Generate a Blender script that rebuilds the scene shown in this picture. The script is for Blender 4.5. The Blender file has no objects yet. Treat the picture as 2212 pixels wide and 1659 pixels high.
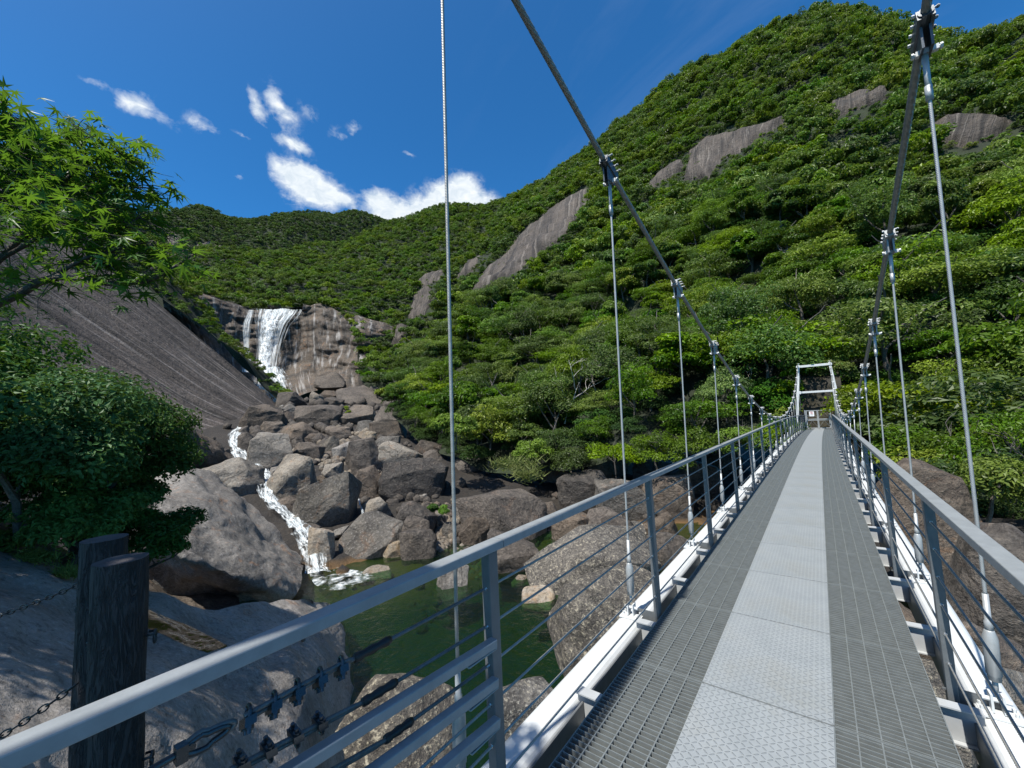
import bpy, bmesh, math, random
import numpy as np
from mathutils import Vector, noise as mn

SC = bpy.context.scene
COL = SC.collection
H = 1.62                                  # eye above the walkway
# ---------------------------------------------------------------- survey (the photograph was measured in a 2212 x 1659 frame)
CC = np.array([1106.0, 829.5]); FL = 868.7
def unit(v):
    v = np.array(v, float); return v/np.linalg.norm(v)
_v1 = unit([-1146, 125.5, FL]); _v2 = unit([663, 41.5, FL]); _v1 = unit(_v1 - _v1.dot(_v2)*_v2)
AX, AY = -_v1, _v2; AZ = -np.cross(_v1, _v2)
EYE = np.array([0, 0, H])
def ray(u, v):
    d = np.array([u-CC[0], v-CC[1], FL]); return np.array([d@AX, d@AY, d@AZ])
def P(u, v, r):                            # point at horizontal range r
    d = ray(u, v); return EYE + d*(r/math.hypot(d[0], d[1]))
def Pz(u, v, z):
    d = ray(u, v); return EYE + d*((z-H)/d[2])
def proj(p):
    q = (np.asarray(p, float)-EYE); c = np.stack([q@np.array([AX[0], AY[0], AZ[0]]), q@np.array([AX[1], AY[1], AZ[1]]), q@np.array([AX[2], AY[2], AZ[2]])], -1)
    w = np.where(c[..., 2] > .01, c[..., 2], .01)
    return np.stack([c[..., 0]/w*FL+CC[0], c[..., 1]/w*FL+CC[1]], -1)

# ---------------------------------------------------------------- materials
class NT:
    def __init__(s, tree): s.t = tree; s.n = tree.nodes; s.l = tree.links
    def add(s, typ, props=None, **ins):
        nd = s.n.new(typ)
        for k, v in (props or {}).items(): setattr(nd, k, v)
        for k, v in ins.items():
            k = int(k[1:]) if k[0] == '_' and k[1:].isdigit() else k.replace('_', ' ')
            s.set(nd, k, v)
        return nd
    def set(s, nd, k, v):
        sock = nd.inputs[k]
        if isinstance(v, bpy.types.Node): v = v.outputs[0]
        if isinstance(v, bpy.types.NodeSocket): s.l.new(v, sock)
        elif isinstance(v, tuple) and len(v) == 3 and sock.type == 'RGBA': sock.default_value = (*v, 1)
        else: sock.default_value = v
    def math(s, op, a, b=0.0, c=None, clamp=False):
        kw = dict(_0=a, _1=b)
        if c is not None: kw['_2'] = c
        return s.add('ShaderNodeMath', dict(operation=op, use_clamp=clamp), **kw)
    def mix(s, f, a, b, blend='MIX'):
        nd = s.add('ShaderNodeMix', dict(data_type='RGBA', blend_type=blend))
        s.set(nd, 0, f); s.set(nd, 6, a); s.set(nd, 7, b)
        return nd.outputs[2]
    def ramp(s, f, stops):
        nd = s.add('ShaderNodeValToRGB', _0=f); e = nd.color_ramp.elements
        while len(e) < len(stops): e.new(.5)
        for i, (p, c) in enumerate(stops):
            e[i].position = p; e[i].color = (*c, 1) if isinstance(c, tuple) else (c, c, c, 1)
        return nd.outputs[0]
    def noise(s, vec, scale, detail=4, rough=.55, dist=0.0):
        return s.add('ShaderNodeTexNoise', Vector=vec, Scale=scale, Detail=detail, Roughness=rough, Distortion=dist).outputs[0]
    def mapping(s, vec, scale=(1, 1, 1), rot=(0, 0, 0), loc=(0, 0, 0)):
        return s.add('ShaderNodeMapping', Vector=vec, Scale=scale, Rotation=rot, Location=loc).outputs[0]

def new_mat(name):
    m = bpy.data.materials.new(name); m.use_nodes = True; m.node_tree.nodes.clear()
    t = NT(m.node_tree); out = t.add('ShaderNodeOutputMaterial')
    b = t.add('ShaderNodeBsdfPrincipled'); t.l.new(b.outputs[0], out.inputs[0])
    return m, t, b, out
MAT = {}
def metal(name, col, rough=.45, metallic=.0, bump=.0, var=.12, scale=14):
    m, t, b, o = new_mat(name)
    co = t.add('ShaderNodeTexCoord').outputs['Object']
    n = t.noise(co, scale, 5, .65); n2 = t.noise(co, scale*9, 2)
    lo = tuple(c*(1-var) for c in col); hi = tuple(min(1, c*(1+var)) for c in col)
    c = t.mix(t.ramp(n, [(.3, 0.), (.7, 1.)]), lo, hi)
    t.set(b, 'Base Color', c); t.set(b, 'Metallic', metallic)
    t.set(b, 'Roughness', t.math('MULTIPLY_ADD', n2, .25, rough-.12))
    if bump:
        t.set(b, 'Normal', t.add('ShaderNodeBump', Strength=bump, Distance=.002, Height=n2).outputs[0])
    MAT[name] = m; return m
metal('rail_grey', (.24, .26, .272), .42, .05, .1)
metal('post_grey', (.12, .13, .135), .45, .1, .1)
metal('white_paint', (.54, .56, .56), .45, 0, .05, .08, 5)
metal('beam_paint', (.36, .375, .38), .5, 0, .05, .12, 5)
metal('galvanised', (.38, .395, .395), .42, .3, .1, .1)
metal('dark_steel', (.10, .11, .12), .38, .6, .2, .3)
metal('bright_steel', (.62, .63, .64), .25, .9, .1)
metal('wire_grey', (.34, .34, .32), .45, .5, .1, .2, 30)
metal('wire_dark', (.13, .135, .135), .5, .4, .1, .3, 30)
metal('cable_grey', (.27, .265, .245), .55, .3, .1, .2, 30)
metal('web_grey', (.16, .17, .175), .5, .2, .1, .15)
metal('grate_steel', (.20, .22, .22), .38, .3, .05, .15)
metal('tape_black', (.012, .012, .012), .5, 0, .2)
metal('turn_steel', (.07, .075, .08), .3, .8, .1, .25)
metal('chain_dark', (.06, .06, .06), .5, .5, .1, .3)
metal('sign_white', (.75, .76, .76), .4, 0, 0, .02)
metal('sign_black', (.04, .04, .045), .5, 0, 0)
metal('sign_red', (.55, .03, .03), .5, 0, 0)

def mat_plate():
    m, t, b, o = new_mat('tread_plate')
    co = t.add('ShaderNodeTexCoord').outputs['Object']
    n = t.noise(co, 3, 5, .6); n2 = t.noise(co, 30, 3)
    c = t.mix(t.ramp(n, [(.35, 0.), (.7, 1.)]), (.27, .295, .305), (.335, .36, .37))
    st = t.noise(co, 1.6, 6, .7)
    c = t.mix(t.math('MULTIPLY', t.ramp(st, [(.50, 0.), (.72, 1.)]), .65), c, (.22, .22, .19))
    # raised lozenges, two crossed directions in a basket weave
    sx = t.add('ShaderNodeSeparateXYZ', _0=co); S = 1/.028
    X = t.math('MULTIPLY', sx.outputs[0], S); Y = t.math('MULTIPLY', sx.outputs[1], S)
    fx = t.math('SUBTRACT', t.math('FRACT', X), .5); fy = t.math('SUBTRACT', t.math('FRACT', Y), .5)
    par = t.math('FLOORED_MODULO', t.math('ADD', t.math('FLOOR', X), t.math('FLOOR', Y)), 2.)
    A = t.math('ADD', fx, fy); B = t.math('SUBTRACT', fx, fy)
    al = t.math('ADD', t.math('MULTIPLY', A, par), t.math('MULTIPLY', B, t.math('SUBTRACT', 1., par)))
    ac = t.math('ADD', t.math('MULTIPLY', B, par), t.math('MULTIPLY', A, t.math('SUBTRACT', 1., par)))
    r = t.math('ADD', t.math('POWER', t.math('DIVIDE', al, .78), 2.), t.math('POWER', t.math('DIVIDE', ac, .19), 2.))
    loz = t.math('SUBTRACT', 1., r, clamp=True)
    lz = t.ramp(loz, [(0., 0.), (.5, 1.)])
    t.set(b, 'Base Color', t.mix(t.math('MULTIPLY', lz, .55), c, (.20, .22, .235)))
    t.set(b, 'Metallic', .2); t.set(b, 'Roughness', t.math('MULTIPLY_ADD', n2, .2, .38))
    t.set(b, 'Normal', t.add('ShaderNodeBump', Strength=1., Distance=.0035, Height=lz).outputs[0])
    MAT['tread_plate'] = m
mat_plate()

def rock_mat(name, base, dark, stain, pale=(.42, .40, .36), scale=1., streak=None, speck=.35, bump=.5, ostain=0., rough=.75, obj_rand=True, lum=None):
    m, t, b, o = new_mat(name)
    co = t.add('ShaderNodeTexCoord').outputs['Object']
    if obj_rand:
        oi = t.add('ShaderNodeObjectInfo')
        off = t.add('ShaderNodeVectorMath', dict(operation='SCALE'), _0=(31., 17., 9.), Scale=oi.outputs['Random']).outputs[0]
        co = t.add('ShaderNodeVectorMath', dict(operation='ADD'), _0=co, _1=off).outputs[0]
    big = t.noise(co, .35*scale, 5, .6, .4); med = t.noise(co, 1.7*scale, 6, .65); fine = t.noise(co, 14*scale, 4, .75)
    c = t.mix(t.ramp(big, [(.35, 0.), (.65, 1.)]), dark, base)
    c = t.mix(t.ramp(med, [(.45, 0.), (.75, .8)]), c, stain)
    c = t.mix(t.math('MULTIPLY', t.ramp(fine, [(.55, 0.), (.72, 1.)]), speck), c, pale)
    c = t.mix(t.math('MULTIPLY', t.ramp(fine, [(.28, 1.), (.44, 0.)]), speck), c, tuple(x*.35 for x in dark))
    if ostain:
        on = t.noise(co, .8*scale, 4, .7, 1.)
        c = t.mix(t.math('MULTIPLY', t.ramp(on, [(.58, 0.), (.68, 1.)]), ostain), c, (.33, .15, .05))
    if obj_rand:
        hv = t.add('ShaderNodeHueSaturation', Color=c, Value=t.math('MULTIPLY_ADD', oi.outputs['Random'], .75, .60), Saturation=t.math('MULTIPLY_ADD', t.math('FRACT', t.math('MULTIPLY', oi.outputs['Random'], 5.3)), .7, .55)); c = hv.outputs[0]
    md = t.noise(co, 5.5*scale, 5, .75, .3); cr_ = t.add('ShaderNodeTexVoronoi', dict(feature='DISTANCE_TO_EDGE'), Vector=t.add('ShaderNodeVectorMath', dict(operation='ADD'), _0=co, _1=t.add('ShaderNodeTexNoise', Vector=co, Scale=1.1*scale, Detail=3.).outputs['Color']).outputs[0], Scale=.32*scale).outputs['Distance']
    c = t.mix(t.math('MULTIPLY', t.ramp(md, [(.36, 1.), (.47, 0.)]), .7), c, tuple(x*.45 for x in dark))
    c = t.mix(t.math('MULTIPLY', t.ramp(md, [(.55, 0.), (.68, 1.)]), speck*1.1), c, pale)
    ck = t.ramp(cr_, [(0., 0. if obj_rand else 1.), (.03, 1.)])
    c = t.mix(t.math('MULTIPLY', t.math('MULTIPLY', t.math('SUBTRACT', 1., ck), t.ramp(big, [(.42, 0.), (.56, 1.)])), .55), c, tuple(x*.3 for x in dark))
    hgt = t.math('ADD', t.math('ADD', t.math('MULTIPLY', med, 1.), t.math('MULTIPLY', fine, .2)), t.math('ADD', t.math('MULTIPLY', md, .5), t.math('MULTIPLY', ck, .10)))
    if streak:
        uv = t.add('ShaderNodeUVMap').outputs[0]
        mp = t.mapping(uv, scale=streak)
        s1 = t.noise(mp, 1., 6, .7, .15); s2 = t.noise(t.mapping(uv, scale=(streak[0]*3.1, streak[1]*3.1, 1)), 1., 4, .6, .1)
        c = t.mix(t.ramp(s1, [(.40, .9), (.50, 0.)]), c, tuple(x*.35 for x in dark))
        c = t.mix(t.ramp(s2, [(.54, 0.), (.66, .7)]), c, pale)
        hgt = t.math('ADD', hgt, t.math('MULTIPLY', s1, 1.2))
    t.set(b, 'Base Color', c); t.set(b, 'Roughness', t.math('MULTIPLY_ADD', med, .3, rough-.15))
    t.set(b, 'Normal', t.add('ShaderNodeBump', Strength=bump, Distance=.35/scale, Height=hgt).outputs[0])
    MAT[name] = m; return m
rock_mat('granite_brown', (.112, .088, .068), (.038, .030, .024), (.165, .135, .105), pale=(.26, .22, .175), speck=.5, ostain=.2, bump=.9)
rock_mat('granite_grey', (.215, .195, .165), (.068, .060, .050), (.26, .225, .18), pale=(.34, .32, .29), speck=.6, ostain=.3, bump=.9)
rock_mat('granite_pale', (.33, .29, .23), (.16, .13, .10), (.28, .19, .10), speck=.5, ostain=.5, bump=.8)
rock_mat('granite_speckled', (.10, .09, .08), (.04, .036, .032), (.15, .135, .115), pale=(.50, .45, .34), scale=1.1, speck=.85, bump=.9)
rock_mat('bank_rock', (.30, .275, .25), (.14, .127, .113), (.24, .215, .185), pale=(.46, .43, .40), scale=1.5, speck=.5, ostain=.35, bump=.3, obj_rand=False)
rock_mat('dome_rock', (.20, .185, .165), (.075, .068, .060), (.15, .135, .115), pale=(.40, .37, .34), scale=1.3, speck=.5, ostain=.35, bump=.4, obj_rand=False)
rock_mat('slab_rock', (.108, .088, .076), (.050, .041, .035), (.088, .070, .058), pale=(.30, .27, .25), scale=.35, speck=.3, streak=(1.0, 34, 1), bump=.8, obj_rand=False)
rock_mat('cliff_rock', (.105, .084, .064), (.035, .029, .024), (.135, .090, .055), pale=(.33, .32, .31), scale=.3, speck=.4, streak=(17, 1.6, 1), bump=.8, ostain=.3, obj_rand=False)
rock_mat('outcrop_rock', (.095, .076, .060), (.035, .029, .024), (.075, .060, .048), pale=(.20, .175, .15), scale=.3, speck=.35, streak=(16, 1.0, 1), bump=.9, obj_rand=False)
rock_mat('pink_rock', (.20, .155, .135), (.10, .08, .07), (.165, .13, .11), pale=(.32, .27, .24), scale=.1, speck=.3, streak=(30, 1.2, 1), bump=.7, obj_rand=False)
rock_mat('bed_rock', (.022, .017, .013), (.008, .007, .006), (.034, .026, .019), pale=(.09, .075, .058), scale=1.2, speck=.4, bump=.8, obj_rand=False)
def paint_depth_shade():
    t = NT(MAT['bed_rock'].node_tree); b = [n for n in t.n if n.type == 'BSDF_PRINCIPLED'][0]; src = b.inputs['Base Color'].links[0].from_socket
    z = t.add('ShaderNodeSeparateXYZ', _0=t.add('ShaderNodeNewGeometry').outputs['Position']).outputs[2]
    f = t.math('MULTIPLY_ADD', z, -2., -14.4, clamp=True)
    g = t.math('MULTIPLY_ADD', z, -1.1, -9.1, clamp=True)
    t.set(b, 'Base Color', t.mix(f, src, t.mix(g, (.19, .10, .025), (.010, .026, .010))))  # light lost in the water painted into the bed: amber shallows, dark green depths
paint_depth_shade()
rock_mat('earth', (.085, .065, .045), (.035, .03, .022), (.11, .085, .055), pale=(.18, .15, .11), scale=1., speck=.5, bump=.8, obj_rand=False)
rock_mat('forest_floor', (.018, .030, .010), (.007, .011, .005), (.022, .030, .011), pale=(.035, .055, .018), scale=.6, speck=.3, obj_rand=False, rough=.95)
rock_mat('retaining_stone', (.030, .026, .013), (.009, .008, .005), (.05, .038, .012), pale=(.08, .068, .04), scale=1.2, speck=.5, obj_rand=False)

def leaf_mat(name, dark, light, hl, trans=.3, rough=.42, spec=.4):
    m, t, b, o = new_mat(name)
    at = t.add('ShaderNodeAttribute', dict(attribute_name='tone')).outputs['Fac']
    oi = t.add('ShaderNodeObjectInfo').outputs['Random']
    c = t.mix(at, dark, light)
    c = t.mix(t.ramp(t.math('ADD', t.math('MULTIPLY', oi, .75), t.math('MULTIPLY', at, .25)), [(.5, 0.), (.95, .85)]), c, hl)
    rv = t.math('FRACT', t.math('MULTIPLY', oi, 7.31))
    c = t.add('ShaderNodeHueSaturation', Color=c, Value=t.math('MULTIPLY_ADD', rv, .7, .65), Saturation=t.math('MULTIPLY_ADD', t.math('FRACT', t.math('MULTIPLY', oi, 3.7)), .35, .80), Hue=t.math('MULTIPLY_ADD', t.math('FRACT', t.math('MULTIPLY', oi, 11.9)), .035, .482)).outputs[0]
    t.set(b, 'Base Color', c); t.set(b, 'Roughness', rough); t.set(b, 'Specular IOR Level', spec)
    tr = t.add('ShaderNodeBsdfTranslucent', Color=t.mix(.5, c, (.18, .30, .02)))
    mx = t.add('ShaderNodeMixShader', Fac=trans); t.l.new(b.outputs[0], mx.inputs[1]); t.l.new(tr.outputs[0], mx.inputs[2])
    t.l.new(mx.outputs[0], o.inputs[0]); MAT[name] = m
leaf_mat('leaf_forest', (.018, .048, .008), (.115, .215, .016), (.19, .25, .015), .32, .45, .28)
leaf_mat('leaf_far', (.036, .068, .020), (.10, .165, .036), (.13, .18, .035), .15, .6, .2)
leaf_mat('leaf_bush', (.018, .055, .014), (.07, .16, .028), (.08, .17, .03), .22, .5, .22)
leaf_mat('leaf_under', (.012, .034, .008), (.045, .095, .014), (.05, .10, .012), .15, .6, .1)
leaf_mat('leaf_maple', (.04, .13, .012), (.10, .25, .02), (.12, .27, .02), .5, .42, .4)
leaf_mat('leaf_grass', (.10, .17, .03), (.22, .28, .06), (.22, .28, .06), .3, .6, .2)
rock_mat('bark', (.10, .085, .065), (.05, .042, .034), (.13, .115, .095), pale=(.25, .23, .2), scale=4, speck=.4)
rock_mat('dead_wood', (.48, .44, .38), (.30, .27, .23), (.4, .36, .3), scale=6, speck=.2)

def mat_woodpost():
    m, t, b, o = new_mat('post_bark')
    co = t.add('ShaderNodeTexCoord').outputs['Object']
    mp = t.mapping(co, scale=(1, 1, .16))
    v = t.noise(mp, 34, 3, .6, 1.2); v2 = t.noise(mp, 90, 3)
    rid = t.math('ABSOLUTE', t.math('SUBTRACT', v, .5))
    h = t.ramp(rid, [(.0, 0.), (.09, 1.)])
    c = t.mix(h, (.010, .008, .007), (.052, .042, .038))
    t.set(b, 'Base Color', t.mix(v2, c, (.045, .040, .041), 'MIX')); t.set(b, 'Roughness', .8)
    t.set(b, 'Normal', t.add('ShaderNodeBump', Strength=1., Distance=.012, Height=t.math('ADD', h, t.math('MULTIPLY', v2, .3))).outputs[0])
    MAT['post_bark'] = m
mat_woodpost()
metal('post_top', (.05, .044, .045), .8, 0, .4, .3)

def mat_water():
    m, t, b, o = new_mat('pool_water')
    co = t.add('ShaderNodeTexCoord').outputs['Object']
    w = t.noise(co, 2.2, 4, .6, .6); w2 = t.noise(co, 9, 3, .6, .4)
    bp = t.add('ShaderNodeBump', Strength=.45, Distance=.16, Height=t.math('ADD', w, t.math('MULTIPLY', w2, .25))).outputs[0]
    gl = t.add('ShaderNodeBsdfGlossy', Color=(1, 1, 1), Roughness=.04, Normal=bp)
    body = t.add('ShaderNodeBsdfDiffuse', Color=t.mix(t.ramp(t.noise(co, .25, 3), [(.4, 0.), (.65, 1.)]), (.002, .010, .006), (.006, .016, .004)))
    tr = t.add('ShaderNodeBsdfTransparent', Color=(.42, .72, .40))
    bd = t.add('ShaderNodeMixShader', Fac=.32); t.l.new(tr.outputs[0], bd.inputs[1]); t.l.new(body.outputs[0], bd.inputs[2])
    fr = t.add('ShaderNodeFresnel', IOR=1.33, Normal=bp)
    mx = t.add('ShaderNodeMixShader', Fac=fr.outputs[0]); t.l.new(bd.outputs[0], mx.inputs[1]); t.l.new(gl.outputs[0], mx.inputs[2])
    t.l.new(mx.outputs[0], o.inputs[0]); MAT['pool_water'] = m
mat_water()
m_, t_, b_, o_ = new_mat('brown_water')
_co = t_.add('ShaderNodeTexCoord').outputs['Object']
t_.set(b_, 'Base Color', t_.mix(t_.ramp(t_.noise(_co, 9, 5, .7), [(.35, 0.), (.65, 1.)]), (.040, .017, .006), (.075, .032, .009))); t_.set(b_, 'Roughness', .12)
MAT['brown_water'] = m_
def mat_foam(name, scale, lo, hi, a=1.0, edge=True):
    m, t, b, o = new_mat(name)
    uv = t.add('ShaderNodeUVMap').outputs[0]
    n = t.noise(t.mapping(uv, scale=scale), 1., 6, .65, .3)
    n2 = t.noise(t.mapping(uv, scale=tuple(x*4 for x in scale)), 1., 4, .6)
    t.set(b, 'Base Color', t.mix(t.ramp(n2, [(.35, 0.), (.62, 1.)]), (.22, .28, .30), (.80, .83, .84))); t.set(b, 'Roughness', .55)
    f = t.math('ADD', n, t.math('MULTIPLY', t.math('SUBTRACT', n2, .5), .25))
    if edge:
        sx = t.add('ShaderNodeSeparateXYZ', _0=uv)
        e = t.math('ABSOLUTE', t.math('SUBTRACT', sx.outputs[0], .5))           # 0 centre .5 edge
        f = t.math('SUBTRACT', f, t.math('MULTIPLY', t.math('POWER', t.math('MULTIPLY', e, 2.), 3.), .35))
    al = t.ramp(f, [(lo, 0.), (hi, a)])
    t.set(b, 'Alpha', al)
    t.set(b, 'Normal', t.add('ShaderNodeBump', Strength=.6, Distance=.15, Height=n2).outputs[0])
    MAT[name] = m
mat_foam('foam_stream', (5, 16, 1), .33, .55, .92)
mat_foam('foam_fall', (26, 1.4, 1), .37, .60, .92)
mat_foam('foam_fan', (9, 3, 1), .34, .58)
mat_foam('foam_pool', (7, 7, 1), .42, .66, .85)

# ---------------------------------------------------------------- object helpers
def tag(o, label=None, cat=None, group=None, kind=None):
    for k, v in (('label', label), ('category', cat), ('group', group), ('kind', kind)):
        if v: o[k] = v
    return o
def empty(name, loc, label=None, cat=None, group=None):
    o = bpy.data.objects.new(name, None); COL.objects.link(o); o.location = loc; o.empty_display_size = .3
    return tag(o, label, cat, group)
def link(name, me, parent=None, loc=None):
    o = bpy.data.objects.new(name, me); COL.objects.link(o)
    if loc is not None: o.location = loc
    if parent: o.parent = parent
    return o
def mesh_np(name, verts, faces, mat, smooth=True, uv=None, tone=None):
    """faces: (n,k) int array"""
    verts = np.asarray(verts, np.float32); faces = np.asarray(faces, np.int32)
    me = bpy.data.meshes.new(name); n, k = faces.shape
    me.vertices.add(len(verts)); me.vertices.foreach_set('co', verts.ravel())
    me.loops.add(n*k); me.loops.foreach_set('vertex_index', faces.ravel())
    me.polygons.add(n); me.polygons.foreach_set('loop_start', np.arange(0, n*k, k, dtype=np.int32))
    me.polygons.foreach_set('loop_total', np.full(n, k, np.int32))
    me.polygons.foreach_set('use_smooth', np.full(n, smooth, bool))
    if uv is not None:
        l = me.uv_layers.new(name='UVMap'); l.data.foreach_set('uv', np.asarray(uv, np.float32)[faces.ravel()].ravel())
    if tone is not None:
        a = me.attributes.new('tone', 'FLOAT', 'POINT'); a.data.foreach_set('value', np.asarray(tone, np.float32))
    me.update(calc_edges=True); me.validate()
    if mat: me.materials.append(MAT[mat])
    return me
class MB:
    """collects boxes, tubes, ropes into one mesh"""
    def __init__(s): s.v = []; s.f = []; s.n = 0
    def put(s, vs, fs):
        s.v.extend([tuple(map(float, p)) for p in vs]); s.f.extend([tuple(int(i)+s.n for i in f) for f in fs]); s.n += len(vs)
    def box(s, c, d, R=None):
        vs = []
        for x in (-.5, .5):
            for y in (-.5, .5):
                for z in (-.5, .5):
                    p = np.array([x*d[0], y*d[1], z*d[2]])
                    if R is not None: p = R @ p
                    vs.append(p+np.array(c))
        s.put(vs, [(0, 1, 3, 2), (4, 6, 7, 5), (0, 4, 5, 1), (2, 3, 7, 6), (0, 2, 6, 4), (1, 5, 7, 3)]); return s
    def bar(s, a, b, w, h, up=(0, 0, 1)):
        a = np.array(a, float); b = np.array(b, float); t = unit(b-a); sd = unit(np.cross(t, up)); u = np.cross(sd, t)
        vs = [p+sd*x*w/2+u*y*h/2 for p in (a, b) for x, y in ((-1, -1), (1, -1), (1, 1), (-1, 1))]
        s.put(vs, [(3, 2, 1, 0), (4, 5, 6, 7), (0, 1, 5, 4), (1, 2, 6, 5), (2, 3, 7, 6), (3, 0, 4, 7)]); return s
    def tube(s, pts, rad, n=10, prof=None, caps=True, up=(0, 0, 1), twist=0):
        pts = [np.array(p, float) for p in pts]; m = len(pts)
        rad = rad if hasattr(rad, '__len__') else [rad]*m
        dist = 0; vs = []
        for i, p in enumerate(pts):
            t = unit(pts[min(i+1, m-1)]-pts[max(i-1, 0)]); u0 = np.array(up, float)
            if abs(t@u0) > .98: u0 = np.array([0, 1., 0]) if abs(t[1]) < .9 else np.array([1., 0, 0])
            sd = unit(np.cross(t, u0)); u = np.cross(sd, t)
            if i: dist += np.linalg.norm(p-pts[i-1])
            for k in range(n):
                a = 2*math.pi*k/n; r = rad[i]*(prof(a) if prof else 1); a2 = a+twist*dist
                vs.append(p+sd*math.cos(a2)*r+u*math.sin(a2)*r)
        fs = [(i*n+k, i*n+(k+1) % n, (i+1)*n+(k+1) % n, (i+1)*n+k) for i in range(m-1) for k in range(n)]
        if caps: fs += [tuple(range(n-1, -1, -1)), tuple((m-1)*n+k for k in range(n))]
        s.put(vs, fs); return s
    def rope(s, pts, r, pitch, step, lobes=6):
        P0 = [np.array(p, float) for p in pts]; out = []
        for a, b in zip(P0[:-1], P0[1:]):
            k = max(1, int(np.linalg.norm(b-a)/step)); out += [a+(b-a)*i/k for i in range(k)]
        out.append(P0[-1])
        return s.tube(out, r, lobes*3, lambda a: 1-.20*(1-abs(math.sin(a*lobes/2)))**1.5, twist=2*math.pi/pitch)
    def lathe(s, c, prof, n=16, ax=(0, 0, 1)):
        ax = unit(ax); pts = [np.array(c)+ax*z for r, z in prof]
        return s.tube(pts, [max(r, 1e-4) for r, z in prof], n)
    def bolt(s, c, ax, r=.008, l=.02):
        ax = unit(ax); c = np.array(c, float); return s.tube([c, c+ax*l], r, 6)
    def build(s, name, mat, parent=None, loc=None, smooth=False, bevel=0, L=None):
        me = bpy.data.meshes.new(name); me.from_pydata(s.v, [], s.f)
        if smooth: me.polygons.foreach_set('use_smooth', [True]*len(me.polygons))
        me.materials.append(MAT[mat]); me.update()
        o = link(name, me, parent, loc)
        if bevel:
            b = o.modifiers.new('b', 'BEVEL'); b.width = bevel; b.segments = 2; b.limit_method = 'ANGLE'
        return o
def fbm(p, oct=4, sc=1., off=0.):
    return mn.fractal(Vector((p[0]*sc+off, p[1]*sc-off*.7, p[2]*sc+off*.3)), 1., 2.1, oct)

# ---------------------------------------------------------------- terrain
WATER = -7.5
UPS = np.array([-.906, .423]); FAR = np.array([.423, .906])
def sstep(x): x = max(0., min(1., x)); return x*x*(3-2*x)
def ground(x, y):
    s = x*UPS[0]+y*UPS[1]; t = x*FAR[0]+y*FAR[1]
    bed = -9.6+1.9*sstep((s-22)/7)+max(0, min(s, 168)-28)*.135 if s > 0 else -9.6+sstep((-s-2)/6)*3.5
    bank = min(-9.6+max(0, t-17)*.30 + max(0, t-27)*.28, -5.2 if s < 20 else bed+2.)
    near = min(-9.6+max(0, -7-t)*.8, 0)
    return max(bed, bank, near)
def on_ground(u, v, lift=0.):
    d = ray(u, v); d = d/math.hypot(d[0], d[1]); r = 8.
    while r < 330:
        p = EYE+d*r
        if p[2] < ground(p[0], p[1])+lift: return p, r
        r += .25 if r < 60 else .6
    return EYE+d*330, 330
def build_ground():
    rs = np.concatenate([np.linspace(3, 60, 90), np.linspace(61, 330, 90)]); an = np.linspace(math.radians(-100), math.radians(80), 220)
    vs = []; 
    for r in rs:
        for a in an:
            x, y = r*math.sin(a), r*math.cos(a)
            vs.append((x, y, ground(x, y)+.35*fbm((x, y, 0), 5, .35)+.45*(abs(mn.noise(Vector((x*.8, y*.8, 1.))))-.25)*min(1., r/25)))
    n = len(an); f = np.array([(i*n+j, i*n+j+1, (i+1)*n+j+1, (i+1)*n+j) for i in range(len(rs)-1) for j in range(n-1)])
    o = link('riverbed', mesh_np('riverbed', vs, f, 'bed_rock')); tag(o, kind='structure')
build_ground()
def cr_row(row, n):
    row = [np.array(p, float) for p in row]; m = len(row)-1; out = []
    for i in range(n+1):
        x = i/n*m; k = min(int(x), m-1); t = x-k
        p1, p2 = row[k], row[k+1]; p0 = row[k-1] if k else 2*p1-p2; p3 = row[k+2] if k+2 <= m else 2*p2-p1
        out.append(.5*((2*p1)+(-p0+p2)*t+(2*p0-5*p1+4*p2-p3)*t*t+(-p0+3*p1-3*p2+p3)*t**3))
    return out
def loft(ctrl, nu, nv, amp=0., sc=.05, off=0., oct=4, damp_edges=False):
    """ctrl: rows of 3D points. returns (nv+1, nu+1, 3)"""
    rows = [cr_row(r, nu) for r in ctrl]
    g = np.array([cr_row([rows[j][i] for j in range(len(rows))], nv) for i in range(nu+1)]).transpose(1, 0, 2)
    if amp:
        du = np.gradient(g, axis=1); dv = np.gradient(g, axis=0); N = np.cross(du, dv); N /= np.linalg.norm(N, axis=2, keepdims=True)+1e-9
        for j in range(g.shape[0]):
            for i in range(g.shape[1]):
                g[j, i] += N[j, i]*amp*fbm(g[j, i], oct, sc, off)
    return g
def grid_mesh(name, g, mat, flip=False, mask=None):
    nv, nu = g.shape[0]-1, g.shape[1]-1; W = nu+1
    f = []
    for j in range(nv):
        for i in range(nu):
            q = (j*W+i, j*W+i+1, (j+1)*W+i+1, (j+1)*W+i)
            if mask is None or any(mask[a//W, a % W] for a in q): f.append(q[::-1] if flip else q)
    uu, vv = np.meshgrid(np.linspace(0, 1, W), np.linspace(0, 1, nv+1)); uv = np.stack([uu.ravel(), vv.ravel()], -1)
    return mesh_np(name, g.reshape(-1, 3), f, mat, True, uv)
def rows_of(lst): return [[P(*c) for c in col] for col in lst]
def T(c): return [list(r) for r in zip(*c)]

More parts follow.
